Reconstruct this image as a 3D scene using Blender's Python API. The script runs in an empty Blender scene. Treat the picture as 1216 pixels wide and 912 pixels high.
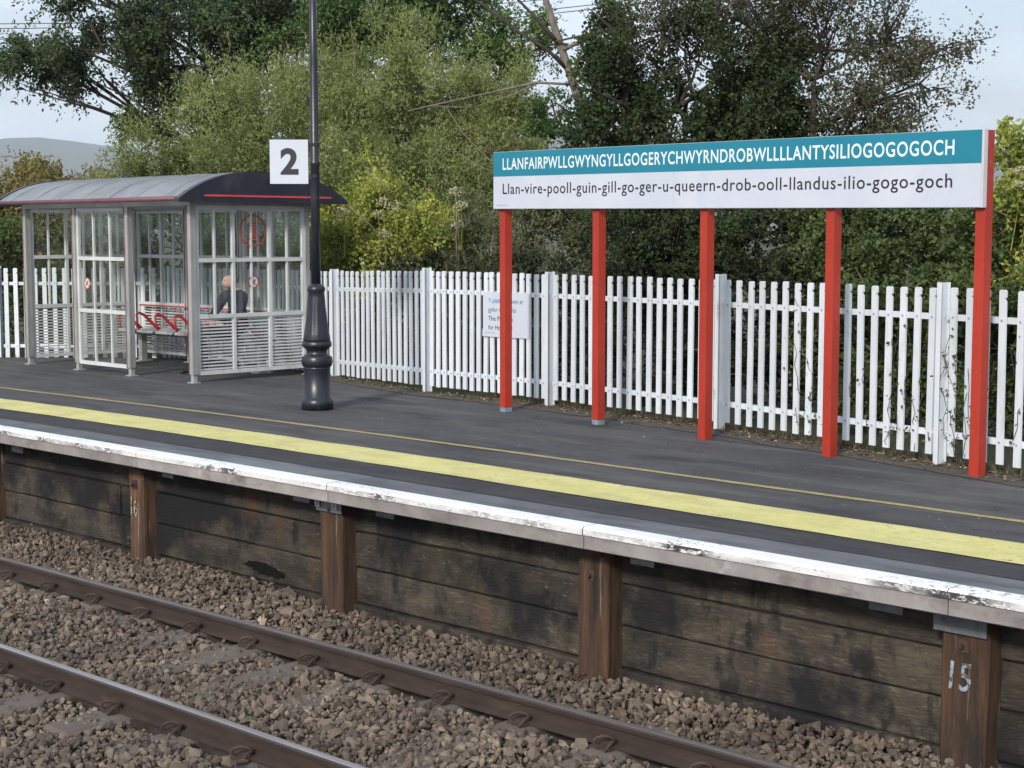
import bpy, bmesh, math, random
import numpy as np
from mathutils import Vector, Matrix, Quaternion, noise as mnoise

# ------------------------------------------------------------------ camera, sky, sun, exposure
scene = bpy.context.scene
A = math.radians(45.296)                       # angle between the view heading and the platform line
CA, SA = math.cos(A), math.sin(A)
CAM = Vector((0.0, 0.0, 1.82))
cam_data = bpy.data.cameras.new('camera')
cam_data.sensor_width = 36.0
cam_data.lens = 1880.0 / 1216.0 * 36.0
cam_data.clip_start = 0.1
cam_data.clip_end = 20000.0
cam = bpy.data.objects.new('camera', cam_data)
scene.collection.objects.link(cam)
pitch = math.radians(5.409)
fwd = Vector((-CA * math.cos(pitch), SA * math.cos(pitch), -math.sin(pitch)))
cam.location = CAM
cam.rotation_euler = fwd.to_track_quat('-Z', 'Y').to_euler()
scene.camera = cam

SUN_EL, SUN_AZ_DIR = math.radians(28.0), Vector((0.36, -0.93, 0)).normalized()   # horizontal direction towards the sun
world = bpy.data.worlds.new('World')
scene.world = world
world.use_nodes = True
wn, wl = world.node_tree.nodes, world.node_tree.links
wn.clear()
w_out = wn.new('ShaderNodeOutputWorld')
w_bg = wn.new('ShaderNodeBackground'); w_bg.inputs['Strength'].default_value = 0.12
w_sky = wn.new('ShaderNodeTexSky'); w_sky.sky_type = 'NISHITA'; w_sky.sun_disc = False
w_sky.sun_elevation = SUN_EL
w_sky.sun_rotation = math.atan2(SUN_AZ_DIR.x, SUN_AZ_DIR.y)
w_sky.air_density = 1.0; w_sky.dust_density = 2.0
# thin cloud veil over the blue sky, the same all round
w_tc = wn.new('ShaderNodeTexCoord')
w_map = wn.new('ShaderNodeMapping'); w_map.inputs['Scale'].default_value = (1.6, 1.6, 4.2)
w_n = wn.new('ShaderNodeTexNoise'); w_n.inputs['Scale'].default_value = 2.6; w_n.inputs['Detail'].default_value = 7; w_n.inputs['Roughness'].default_value = 0.55
w_r = wn.new('ShaderNodeValToRGB'); w_r.color_ramp.elements[0].position = 0.38; w_r.color_ramp.elements[0].color = (0.42, 0.42, 0.42, 1); w_r.color_ramp.elements[1].position = 0.62; w_r.color_ramp.elements[1].color = (0.97, 0.97, 0.97, 1)
w_mix = wn.new('ShaderNodeMix'); w_mix.data_type = 'RGBA'
w_mix.inputs['B'].default_value = (8.7, 9.6, 11.0, 1)
wl.new(w_tc.outputs['Generated'], w_map.inputs['Vector']); wl.new(w_map.outputs['Vector'], w_n.inputs['Vector'])
wl.new(w_n.outputs['Fac'], w_r.inputs['Fac']); wl.new(w_r.outputs['Color'], w_mix.inputs['Factor'])
wl.new(w_sky.outputs['Color'], w_mix.inputs['A']); wl.new(w_mix.outputs['Result'], w_bg.inputs['Color'])
wl.new(w_bg.outputs['Background'], w_out.inputs['Surface'])

sun_data = bpy.data.lights.new('sun', 'SUN')
sun_data.energy = 4.1
sun_data.angle = math.radians(7.0)
sun_data.color = (1.0, 0.94, 0.84)
sun = bpy.data.objects.new('sun', sun_data)
scene.collection.objects.link(sun)
to_sun = Vector((SUN_AZ_DIR.x * math.cos(SUN_EL), SUN_AZ_DIR.y * math.cos(SUN_EL), math.sin(SUN_EL)))
sun.rotation_euler = (-to_sun).to_track_quat('-Z', 'Y').to_euler()

vs = scene.view_settings
vs.view_transform = 'Standard'; vs.look = 'None'; vs.exposure = 0.08; vs.gamma = 1.0; vs.use_curve_mapping = False
scene.cycles.max_bounces = 5
scene.cycles.diffuse_bounces = 2
scene.cycles.glossy_bounces = 3
scene.cycles.transmission_bounces = 4
scene.cycles.transparent_max_bounces = 14

# ------------------------------------------------------------------ helpers
COL = scene.collection
BASE = {}                                       # world base of every object that parents others
rng = random.Random(7)

def tag(o, label=None, cat=None, group=None, kind=None):
    if label: o['label'] = label
    if cat: o['category'] = cat
    if group: o['group'] = group
    if kind: o['kind'] = kind
    return o

def thing(name, base, label, cat, group=None):
    o = bpy.data.objects.new(name, None); COL.objects.link(o)
    o.empty_display_size = 0.2
    o.location = base; BASE[o] = Vector(base)
    return tag(o, label, cat, group)

def link_mesh(name, me, parent=None, loc=None, rot=None):
    o = bpy.data.objects.new(name, me); COL.objects.link(o)
    b = Vector((0, 0, 0))
    if parent is not None:
        o.parent = parent; b = BASE[parent]
    if loc is not None:
        o.location = Vector(loc) - b
        BASE[o] = Vector(loc)
    else:
        BASE[o] = b
    if rot is not None: o.rotation_euler = rot
    return o

class MB:
    """collects faces of ONE object; world coordinates unless built with local=True"""
    def __init__(self): self.v = []; self.f = []; self.m = []; self.cur = 0; self.smooth = []; self.sm = False
    def add(self, verts, faces, mi=None):
        n = len(self.v); self.v += [tuple(p) for p in verts]
        for f in faces:
            self.f.append(tuple(i + n for i in f)); self.m.append(self.cur if mi is None else mi); self.smooth.append(self.sm)
        return self
    def box(self, x0, x1, y0, y1, z0, z1, mi=None):
        v = [(x0,y0,z0),(x1,y0,z0),(x1,y1,z0),(x0,y1,z0),(x0,y0,z1),(x1,y0,z1),(x1,y1,z1),(x0,y1,z1)]
        return self.add(v, [(0,3,2,1),(4,5,6,7),(0,1,5,4),(1,2,6,5),(2,3,7,6),(3,0,4,7)], mi)
    def cbox(self, x0, x1, y0, y1, z0, z1, b=0.004, mi=None):
        """chamfered box"""
        bm = bmesh.new(); bmesh.ops.create_cube(bm, size=1.0)
        for v in bm.verts:
            v.co = Vector(((x0+x1)/2 + v.co.x*(x1-x0), (y0+y1)/2 + v.co.y*(y1-y0), (z0+z1)/2 + v.co.z*(z1-z0)))
        bmesh.ops.bevel(bm, geom=list(bm.edges), offset=b, segments=1, affect='EDGES')
        bm.verts.index_update()
        self.add([v.co[:] for v in bm.verts], [tuple(v.index for v in f.verts) for f in bm.faces], mi); bm.free()
        return self
    def beam(self, p, q, w, h, up=(0,0,1), mi=None):
        p, q = Vector(p), Vector(q); d = (q-p).normalized(); up = Vector(up)
        s = d.cross(up)
        if s.length < 1e-4: s = d.cross(Vector((1,0,0)))
        s.normalize(); u = s.cross(d).normalized()
        v = []
        for c in (p, q):
            for a, b in ((-1,-1),(1,-1),(1,1),(-1,1)): v.append(c + s*(a*w/2) + u*(b*h/2))
        return self.add(v, [(0,1,2,3),(7,6,5,4),(0,4,5,1),(1,5,6,2),(2,6,7,3),(3,7,4,0)], mi)
    def tube(self, pts, rad, n=6, cap=True, mi=None):
        pts = [Vector(p) for p in pts]; rads = rad if isinstance(rad, (list, tuple)) else [rad]*len(pts)
        v = []; ref = None
        for i, p in enumerate(pts):
            d = (pts[min(i+1, len(pts)-1)] - pts[max(i-1, 0)])
            d = d.normalized() if d.length > 1e-9 else Vector((0,0,1))
            if ref is None:
                ref = d.cross(Vector((0.31,0.22,0.9)))
                if ref.length < 1e-3: ref = d.cross(Vector((1,0,0)))
            ref = (ref - d*ref.dot(d))
            if ref.length < 1e-6: ref = d.orthogonal()
            ref.normalize(); b = d.cross(ref)
            for k in range(n):
                a = 2*math.pi*k/n; v.append(p + (ref*math.cos(a) + b*math.sin(a))*rads[i])
        f = []
        for i in range(len(pts)-1):
            for k in range(n):
                k2 = (k+1) % n; f.append((i*n+k, i*n+k2, (i+1)*n+k2, (i+1)*n+k))
        if cap: f.append(tuple(reversed(range(n)))); f.append(tuple(range((len(pts)-1)*n, len(pts)*n)))
        return self.add(v, f, mi)
    def lathe(self, prof, cx, cy, n=24, mi=None, flute=None):
        v = []; f = []
        for i, (r, z) in enumerate(prof):
            for k in range(n):
                a = 2*math.pi*k/n; rr = r
                if flute and flute[0] <= z <= flute[1]: rr = r*(1 + flute[2]*math.cos(a*flute[3]))
                v.append((cx + rr*math.cos(a), cy + rr*math.sin(a), z))
        for i in range(len(prof)-1):
            for k in range(n):
                k2 = (k+1) % n; f.append((i*n+k, i*n+k2, (i+1)*n+k2, (i+1)*n+k))
        f.append(tuple(reversed(range(n)))); f.append(tuple(range((len(prof)-1)*n, len(prof)*n)))
        return self.add(v, f, mi)
    def mesh(self, name, mats, off=(0,0,0), smooth=None):
        me = bpy.data.meshes.new(name); o = Vector(off)
        me.from_pydata([(p[0]-o.x, p[1]-o.y, p[2]-o.z) for p in self.v], [], self.f)
        for m in (mats if isinstance(mats, (list, tuple)) else [mats]): me.materials.append(m)
        me.polygons.foreach_set('material_index', self.m)
        sm = self.smooth if smooth is None else [smooth]*len(self.f)
        me.polygons.foreach_set('use_smooth', sm)
        me.update()
        return me
    def build(self, name, mats, parent=None, smooth=None):
        b = BASE[parent] if parent is not None else Vector((0,0,0))
        return link_mesh(name, self.mesh(name, mats, b, smooth), parent)

def np_mesh(name, verts, faces, mats, mi=None, off=(0,0,0), smooth=False):
    """fast mesh from numpy arrays, all faces with the same corner count"""
    me = bpy.data.meshes.new(name)
    verts = (np.asarray(verts, np.float32) - np.array(off, np.float32)).astype(np.float32); faces = np.asarray(faces, np.int32)
    nv, (nf, k) = len(verts), faces.shape
    me.vertices.add(nv); me.vertices.foreach_set('co', verts.ravel())
    me.loops.add(nf*k); me.loops.foreach_set('vertex_index', faces.ravel())
    me.polygons.add(nf); me.polygons.foreach_set('loop_start', np.arange(0, nf*k, k, dtype=np.int32))
    if mi is not None: me.polygons.foreach_set('material_index', np.asarray(mi, np.int32))
    me.polygons.foreach_set('use_smooth', np.full(nf, smooth, bool))
    for m in (mats if isinstance(mats, (list, tuple)) else [mats]): me.materials.append(m)
    me.update(calc_edges=True); me.validate()
    return me

def smoothstep(t): t = max(0.0, min(1.0, t)); return t*t*(3-2*t)

# ------------------------------------------------------------------ materials
def mat(name, ramp, scale=5.0, rough=0.75, bump=0.0, bscale=40.0, metallic=0.0, spec=0.4, detail=6.0, stretch=(1,1,1), rand=0.0, nrough=0.6, layers=(), bdist=0.02, rough_var=0.0, obj_random_offset=False):
    """base colour = noise ramp; layers = (colour, scale, low, high, amount, stretch) masks on top (stains, wear)"""
    m = bpy.data.materials.new(name); m.use_nodes = True
    n, l = m.node_tree.nodes, m.node_tree.links; n.clear()
    out = n.new('ShaderNodeOutputMaterial'); bs = n.new('ShaderNodeBsdfPrincipled')
    l.new(bs.outputs['BSDF'], out.inputs['Surface'])
    bs.inputs['Roughness'].default_value = rough; bs.inputs['Metallic'].default_value = metallic
    bs.inputs['Specular IOR Level'].default_value = spec
    geo = n.new('ShaderNodeNewGeometry'); pos = geo.outputs['Position']
    if obj_random_offset:
        oi = n.new('ShaderNodeObjectInfo'); mu = n.new('ShaderNodeVectorMath'); mu.operation = 'SCALE'; mu.inputs[0].default_value = (37.0, 11.0, 53.0)
        l.new(oi.outputs['Random'], mu.inputs['Scale']); ad = n.new('ShaderNodeVectorMath'); ad.operation = 'ADD'
        l.new(pos, ad.inputs[0]); l.new(mu.outputs['Vector'], ad.inputs[1]); pos = ad.outputs['Vector']
    def noise_fac(sc, st, det=6.0, rgh=0.6):
        mp = n.new('ShaderNodeMapping'); mp.inputs['Scale'].default_value = st
        t = n.new('ShaderNodeTexNoise'); t.inputs['Scale'].default_value = sc; t.inputs['Detail'].default_value = det; t.inputs['Roughness'].default_value = rgh
        l.new(pos, mp.inputs['Vector']); l.new(mp.outputs['Vector'], t.inputs['Vector']); return t.outputs['Fac']
    f = noise_fac(scale, stretch, detail, nrough)
    r = n.new('ShaderNodeValToRGB'); el = r.color_ramp.elements
    while len(el) < len(ramp): el.new(0.5)
    for e, (p, c) in zip(el, ramp): e.position = p; e.color = (*c, 1)
    l.new(f, r.inputs['Fac']); colour = r.outputs['Color']
    for (c, sc, lo, hi, amt, st, *cl) in layers:
        g = noise_fac(sc, st, 8.0, 0.62); rr = n.new('ShaderNodeMapRange'); rr.inputs['From Min'].default_value = lo; rr.inputs['From Max'].default_value = hi; rr.inputs['To Max'].default_value = amt
        l.new(g, rr.inputs['Value']); mx = n.new('ShaderNodeMix'); mx.data_type = 'RGBA'; fo_ = rr.outputs['Result']
        if cl:                                   # keep the mark to clusters given by a second, larger noise
            g2 = noise_fac(cl[0], cl[3] if len(cl) > 3 else (1, 1, 1), 3.0, 0.5); r2 = n.new('ShaderNodeMapRange'); r2.inputs['From Min'].default_value = cl[1]; r2.inputs['From Max'].default_value = cl[2]
            l.new(g2, r2.inputs['Value']); pr_ = n.new('ShaderNodeMath'); pr_.operation = 'MULTIPLY'; l.new(fo_, pr_.inputs[0]); l.new(r2.outputs['Result'], pr_.inputs[1]); fo_ = pr_.outputs['Value']
        l.new(fo_, mx.inputs['Factor']); l.new(colour, mx.inputs['A']); mx.inputs['B'].default_value = (*c, 1); colour = mx.outputs['Result']
    if rand > 0:
        oi = n.new('ShaderNodeObjectInfo'); mr = n.new('ShaderNodeMapRange'); mr.inputs['To Min'].default_value = 1-rand; mr.inputs['To Max'].default_value = 1+rand
        l.new(oi.outputs['Random'], mr.inputs['Value']); vm = n.new('ShaderNodeVectorMath'); vm.operation = 'SCALE'
        l.new(colour, vm.inputs[0]); l.new(mr.outputs['Result'], vm.inputs['Scale']); colour = vm.outputs['Vector']
    l.new(colour, bs.inputs['Base Color'])
    if rough_var > 0:
        g = noise_fac(scale*1.7, stretch); rr = n.new('ShaderNodeMapRange'); rr.inputs['To Min'].default_value = rough-rough_var; rr.inputs['To Max'].default_value = min(1, rough+rough_var)
        l.new(g, rr.inputs['Value']); l.new(rr.outputs['Result'], bs.inputs['Roughness'])
    if bump > 0:
        g = noise_fac(bscale, stretch, 5.0, 0.65); bp = n.new('ShaderNodeBump'); bp.inputs['Strength'].default_value = bump; bp.inputs['Distance'].default_value = bdist
        l.new(g, bp.inputs['Height']); l.new(bp.outputs['Normal'], bs.inputs['Normal'])
    return m

def island_mat(name, cols, rough=0.8, transl=0.0, patch=0.0, patch_scale=0.6, spec=0.3, tcol=None, bump=0.0):
    """each mesh island (leaf, stone) takes its own tint from the ramp"""
    m = bpy.data.materials.new(name); m.use_nodes = True
    n, l = m.node_tree.nodes, m.node_tree.links; n.clear()
    out = n.new('ShaderNodeOutputMaterial'); bs = n.new('ShaderNodeBsdfPrincipled')
    bs.inputs['Roughness'].default_value = rough; bs.inputs['Specular IOR Level'].default_value = spec
    geo = n.new('ShaderNodeNewGeometry'); fac = geo.outputs['Random Per Island']
    if patch > 0:
        t = n.new('ShaderNodeTexNoise'); t.inputs['Scale'].default_value = patch_scale; t.inputs['Detail'].default_value = 3
        l.new(geo.outputs['Position'], t.inputs['Vector'])
        mr = n.new('ShaderNodeMapRange'); mr.inputs['From Min'].default_value = 0.32; mr.inputs['From Max'].default_value = 0.68
        l.new(t.outputs['Fac'], mr.inputs['Value'])
        mx = n.new('ShaderNodeMix'); mx.inputs['Factor'].default_value = patch
        l.new(fac, mx.inputs['A']); l.new(mr.outputs['Result'], mx.inputs['B']); fac = mx.outputs['Result']
    r = n.new('ShaderNodeValToRGB'); el = r.color_ramp.elements
    while len(el) < len(cols): el.new(0.5)
    for e, (p, c) in zip(el, cols): e.position = p; e.color = (*c, 1)
    l.new(fac, r.inputs['Fac']); l.new(r.outputs['Color'], bs.inputs['Base Color'])
    if bump > 0:
        t2 = n.new('ShaderNodeTexNoise'); t2.inputs['Scale'].default_value = 90; t2.inputs['Detail'].default_value = 4; l.new(geo.outputs['Position'], t2.inputs['Vector'])
        bp = n.new('ShaderNodeBump'); bp.inputs['Strength'].default_value = bump; bp.inputs['Distance'].default_value = 0.01
        l.new(t2.outputs['Fac'], bp.inputs['Height']); l.new(bp.outputs['Normal'], bs.inputs['Normal'])
    if transl > 0:
        tr = n.new('ShaderNodeBsdfTranslucent'); mxs = n.new('ShaderNodeMixShader'); mxs.inputs['Fac'].default_value = transl
        hs = n.new('ShaderNodeHueSaturation'); hs.inputs['Value'].default_value = 1.5; hs.inputs['Saturation'].default_value = 1.1; l.new(r.outputs['Color'], hs.inputs['Color'])
        l.new(hs.outputs['Color'], tr.inputs['Color']); l.new(bs.outputs['BSDF'], mxs.inputs[1]); l.new(tr.outputs['BSDF'], mxs.inputs[2]); l.new(mxs.outputs['Shader'], out.inputs['Surface'])
    else: l.new(bs.outputs['BSDF'], out.inputs['Surface'])
    return m

def glass_mat(name, tint=(0.93, 0.95, 0.94), gloss=0.10):
    m = bpy.data.materials.new(name); m.use_nodes = True
    n, l = m.node_tree.nodes, m.node_tree.links; n.clear()
    out = n.new('ShaderNodeOutputMaterial'); tp = n.new('ShaderNodeBsdfTransparent'); tp.inputs['Color'].default_value = (*tint, 1)
    gl = n.new('ShaderNodeBsdfGlossy'); gl.inputs['Roughness'].default_value = 0.03; gl.inputs['Color'].default_value = (0.9, 0.93, 0.93, 1)
    lw = n.new('ShaderNodeFresnel'); lw.inputs['IOR'].default_value = 1.5
    di = n.new('ShaderNodeBsdfDiffuse'); di.inputs['Color'].default_value = (0.55, 0.56, 0.52, 1)
    geo = n.new('ShaderNodeNewGeometry'); t = n.new('ShaderNodeTexNoise'); t.inputs['Scale'].default_value = 3.0; t.inputs['Detail'].default_value = 6; l.new(geo.outputs['Position'], t.inputs['Vector'])
    mr = n.new('ShaderNodeMapRange'); mr.inputs['From Min'].default_value = 0.35; mr.inputs['From Max'].default_value = 0.8; mr.inputs['To Max'].default_value = 0.08; l.new(t.outputs['Fac'], mr.inputs['Value'])
    m1 = n.new('ShaderNodeMixShader'); l.new(mr.outputs['Result'], m1.inputs['Fac']); l.new(tp.outputs['BSDF'], m1.inputs[1]); l.new(di.outputs['BSDF'], m1.inputs[2])
    iv = n.new('ShaderNodeMath'); iv.operation = 'SUBTRACT'; iv.inputs[0].default_value = 1.0; l.new(geo.outputs['Backfacing'], iv.inputs[1])
    fm = n.new('ShaderNodeMath'); fm.operation = 'MULTIPLY'; l.new(lw.outputs['Fac'], fm.inputs[0]); l.new(iv.outputs['Value'], fm.inputs[1])   # reflect at the outer faces only
    m2 = n.new('ShaderNodeMixShader'); l.new(fm.outputs['Value'], m2.inputs['Fac']); l.new(m1.outputs['Shader'], m2.inputs[1]); l.new(gl.outputs['BSDF'], m2.inputs[2])
    l.new(m2.outputs['Shader'], out.inputs['Surface']); return m

U = (1, 1, 1)
M = {}
M['tarmac'] = mat('tarmac', [(0.3, (0.032, 0.033, 0.036)), (0.5, (0.052, 0.052, 0.056)), (0.72, (0.078, 0.077, 0.079))], 0.8, 0.84, 0.5, 110, nrough=0.72, layers=[((0.15, 0.145, 0.14), 70, 0.60, 0.70, 0.6, U), ((0.010, 0.010, 0.012), 85, 0.58, 0.68, 0.6, U), ((0.13, 0.122, 0.110), 1.6, 0.50, 0.72, 0.6, (0.30, 2.4, 1)), ((0.016, 0.017, 0.020), 1.1, 0.54, 0.66, 0.75, (0.6, 1.4, 1)), ((0.15, 0.14, 0.12), 7, 0.62, 0.72, 0.6, (0.7, 1.3, 1), 0.7, 0.45, 0.6)], bdist=0.008, rough_var=0.08)
M['tarmac_dark'] = mat('tarmac_dark', [(0.3, (0.018, 0.018, 0.021)), (0.7, (0.036, 0.036, 0.040))], 3, 0.85, 0.5, 110, layers=[((0.10, 0.10, 0.10), 75, 0.61, 0.71, 0.6, U), ((0.06, 0.06, 0.062), 2.2, 0.5, 0.7, 0.6, (0.3, 2.5, 1))], bdist=0.008)
M['yellow'] = mat('yellow_paint', [(0.3, (0.46, 0.42, 0.15)), (0.55, (0.56, 0.52, 0.21)), (0.8, (0.62, 0.58, 0.28))], 2.6, 0.72, 0.5, 110, nrough=0.7, layers=[((0.36, 0.34, 0.19), 3.5, 0.50, 0.70, 0.6, (0.5, 1.5, 1)), ((0.20, 0.19, 0.11), 60, 0.58, 0.70, 0.6, U), ((0.07, 0.07, 0.06), 26, 0.58, 0.66, 0.75, (0.7, 1, 1), 1.3, 0.48, 0.62)], bdist=0.006)
M['yellow_worn'] = mat('yellow_paint_worn', [(0.3, (0.26, 0.21, 0.09)), (0.7, (0.36, 0.30, 0.13))], 6, 0.75, 0.3, 150, layers=[((0.09, 0.085, 0.075), 30, 0.52, 0.68, 0.75, U)], bdist=0.004)
M['white_edge'] = mat('white_edge_paint', [(0.3, (0.54, 0.54, 0.55)), (0.7, (0.66, 0.66, 0.67))], 4, 0.65, 0.3, 60, layers=[((0.26, 0.25, 0.245), 6, 0.50, 0.70, 0.65, (0.5, 1, 2.5)), ((0.022, 0.020, 0.022), 34, 0.44, 0.52, 0.96, (0.55, 1, 1.1), 1.1, 0.50, 0.60, (1, 1, 0.2)), ((0.05, 0.045, 0.045), 60, 0.60, 0.66, 0.9, (0.6, 1, 1.4))], bdist=0.006)
M['white_edge_clean'] = mat('white_top_paint', [(0.3, (0.64, 0.65, 0.67)), (0.7, (0.74, 0.75, 0.76))], 4, 0.65, 0.3, 60, layers=[((0.40, 0.40, 0.41), 6, 0.56, 0.74, 0.5, (0.4, 1.4, 1)), ((0.06, 0.055, 0.055), 40, 0.54, 0.62, 0.85, (0.5, 1, 1), 1.1, 0.50, 0.60, (1, 1, 0.2))], bdist=0.005)
M['concrete'] = mat('coping_concrete', [(0.3, (0.16, 0.145, 0.14)), (0.5, (0.24, 0.22, 0.215)), (0.75, (0.31, 0.29, 0.28))], 3.5, 0.85, 0.3, 90, layers=[((0.07, 0.062, 0.06), 3.0, 0.55, 0.72, 0.75, (0.8, 1, 2)), ((0.45, 0.44, 0.43), 6, 0.62, 0.74, 0.5, U)], rand=0.12, bdist=0.006)
M['concrete_top'] = mat('coping_top_concrete', [(0.3, (0.085, 0.092, 0.104)), (0.7, (0.145, 0.155, 0.172))], 1.4, 0.8, 0.3, 90, nrough=0.7, layers=[((0.050, 0.053, 0.060), 2.4, 0.48, 0.66, 0.85, (0.4, 1.8, 1)), ((0.22, 0.22, 0.22), 70, 0.62, 0.7, 0.5, U)], rand=0.10, bdist=0.006)
M['plank'] = mat('old_wall_plank', [(0.30, (0.016, 0.014, 0.012)), (0.5, (0.046, 0.038, 0.029)), (0.72, (0.088, 0.072, 0.052))], 3.0, 0.86, 0.9, 38, stretch=(0.4, 1, 1.8), rand=0.25, nrough=0.75, layers=[((0.052, 0.052, 0.022), 1.9, 0.55, 0.68, 0.5, U), ((0.14, 0.125, 0.10), 40, 0.56, 0.68, 0.55, (0.3, 1, 1.5)), ((0.006, 0.006, 0.008), 1.3, 0.47, 0.58, 0.95, (1.0, 1, 1.0)), ((0.006, 0.006, 0.007), 6.5, 0.54, 0.64, 0.85, (0.9, 1, 0.4)), ((0.16, 0.15, 0.125), 16, 0.60, 0.68, 0.55, (0.8, 1, 1), 1.2, 0.5, 0.65), ((0.10, 0.045, 0.022), 2.2, 0.60, 0.70, 0.6, (1.6, 1, 0.5))], bdist=0.018)
M['wall_post'] = mat('wall_post_timber', [(0.3, (0.022, 0.013, 0.010)), (0.5, (0.070, 0.037, 0.021)), (0.75, (0.15, 0.080, 0.044))], 5, 0.82, 0.8, 26, stretch=(3.6, 3.6, 0.24), rand=0.3, nrough=0.72, layers=[((0.016, 0.014, 0.013), 3.2, 0.50, 0.66, 0.85, (1.8, 1.8, 0.4)), ((0.30, 0.25, 0.19), 8, 0.60, 0.70, 0.7, (3.4, 3.4, 0.16)), ((0.10, 0.09, 0.08), 60, 0.6, 0.7, 0.5, (1, 1, 0.2))], bdist=0.012, obj_random_offset=True)
M['steel'] = mat('galvanised_plate', [(0.3, (0.13, 0.145, 0.16)), (0.7, (0.21, 0.23, 0.245))], 12, 0.55, 0.1, 60, metallic=0.4, rand=0.2, layers=[((0.10, 0.05, 0.03), 9, 0.58, 0.7, 0.7, U)])
M['rust'] = mat('rusty_iron', [(0.3, (0.030, 0.020, 0.017)), (0.6, (0.060, 0.036, 0.028)), (0.8, (0.11, 0.060, 0.038))], 14, 0.85, 0.4, 90, metallic=0.15, rand=0.25, bdist=0.004)
M['rail'] = mat('rusty_rail', [(0.3, (0.030, 0.021, 0.018)), (0.6, (0.050, 0.034, 0.028)), (0.85, (0.075, 0.050, 0.039))], 7, 0.62, 0.3, 120, metallic=0.2, stretch=(0.35, 1, 1.6), layers=[((0.018, 0.013, 0.012), 5, 0.54, 0.70, 0.6, (0.5, 1, 2)), ((0.10, 0.065, 0.045), 9, 0.58, 0.72, 0.5, (0.4, 1, 1.5))], bdist=0.003)
M['rail_head'] = mat('rail_head_steel', [(0.3, (0.34, 0.31, 0.30)), (0.7, (0.48, 0.45, 0.44))], 6, 0.36, 0.1, 60, metallic=0.8, stretch=(0.2, 3, 1), layers=[((0.14, 0.09, 0.07), 7, 0.52, 0.72, 0.6, (0.12, 5, 1))])
M['rail_rim'] = mat('rail_head_dark_rim', [(0.3, (0.045, 0.035, 0.036)), (0.7, (0.075, 0.058, 0.055))], 8, 0.5, 0.1, 60, metallic=0.5, stretch=(0.2, 3, 1))
M['sleeper'] = mat('concrete_sleeper', [(0.3, (0.085, 0.070, 0.060)), (0.7, (0.155, 0.132, 0.112))], 6, 0.9, 0.4, 60, rand=0.15, layers=[((0.09, 0.055, 0.04), 3, 0.5, 0.7, 0.6, U)])
M['stone'] = island_mat('ballast_stone', [(0.0, (0.036, 0.028, 0.024)), (0.22, (0.072, 0.056, 0.046)), (0.5, (0.115, 0.090, 0.072)), (0.78, (0.165, 0.130, 0.102)), (0.94, (0.24, 0.19, 0.145)), (0.985, (0.33, 0.26, 0.20)), (1.0, (0.56, 0.52, 0.47))], 0.9, patch=0.36, patch_scale=1.1, bump=0.5)
M['bed'] = mat('track_bed_dirt', [(0.3, (0.05, 0.042, 0.037)), (0.7, (0.09, 0.076, 0.066))], 12, 0.95, 0.6, 50)
M['ground'] = mat('ground_earth', [(0.3, (0.030, 0.034, 0.016)), (0.6, (0.055, 0.062, 0.026)), (0.8, (0.075, 0.070, 0.036))], 1.2, 0.95, 0.5, 20)
M['dirt'] = mat('dirt_edge', [(0.3, (0.045, 0.040, 0.035)), (0.7, (0.095, 0.080, 0.066))], 8, 0.95, 0.6, 70, layers=[((0.16, 0.125, 0.085), 22, 0.58, 0.7, 0.6, U)])
M['white_paint_shaded'] = mat('white_fence_paint_shaded', [(0.3, (0.50, 0.545, 0.60)), (0.7, (0.58, 0.62, 0.67))], 3, 0.5, 0.1, 30, spec=0.4, rand=0.07, layers=[((0.34, 0.35, 0.30), 4, 0.56, 0.74, 0.5, (2, 2, 0.5)), ((0.26, 0.24, 0.18), 26, 0.62, 0.70, 0.6, U, 1.4, 0.48, 0.62), ((0.22, 0.17, 0.11), 14, 0.66, 0.72, 0.6, (1, 1, 0.3))])  # white paint toned down and blued in place of open shade; grime layers on top
M['bolt'] = mat('bolt_zinc', [(0.3, (0.30, 0.35, 0.42)), (0.7, (0.42, 0.47, 0.53))], 30, 0.5, metallic=0.3)
M['red_paint'] = mat('red_post_paint', [(0.3, (0.30, 0.024, 0.012)), (0.7, (0.37, 0.034, 0.017))], 1.6, 0.46, 0.1, 30, spec=0.4, layers=[((0.25, 0.025, 0.014), 4, 0.52, 0.72, 0.6, (2, 2, 0.35)), ((0.42, 0.22, 0.17), 30, 0.64, 0.70, 0.6, U, 2.0, 0.5, 0.65), ((0.10, 0.03, 0.02), 18, 0.63, 0.70, 0.6, (1, 1, 0.4))])
M['blue_plate'] = mat('post_foot_bluish', [(0.3, (0.10, 0.16, 0.22)), (0.7, (0.22, 0.28, 0.33))], 20, 0.7, layers=[((0.2, 0.1, 0.06), 18, 0.55, 0.68, 0.7, U)])
M['teal'] = mat('teal_sign_face', [(0.3, (0.008, 0.165, 0.245)), (0.7, (0.014, 0.185, 0.27))], 1.5, 0.34, spec=0.45)
M['sign_white_shaded'] = mat('white_sign_face_shaded', [(0.3, (0.44, 0.475, 0.56)), (0.7, (0.50, 0.53, 0.61))], 1.3, 0.34, spec=0.45, layers=[((0.38, 0.42, 0.52), 2.5, 0.56, 0.74, 0.5, (1, 1, 0.4)), ((0.42, 0.42, 0.44), 9, 0.64, 0.76, 0.4, (2, 2, 0.3))])  # white face; its bluish shade is put into the base colour
M['letter_white'] = mat('white_lettering', [(0.3, (0.58, 0.66, 0.73)), (0.7, (0.62, 0.70, 0.76))], 4, 0.4)
M['letter_black'] = mat('black_lettering', [(0.3, (0.012, 0.012, 0.02)), (0.7, (0.02, 0.02, 0.03))], 4, 0.45)
M['letter_blue'] = mat('blue_lettering', [(0.3, (0.02, 0.15, 0.28)), (0.7, (0.03, 0.18, 0.33))], 4, 0.45)
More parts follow.
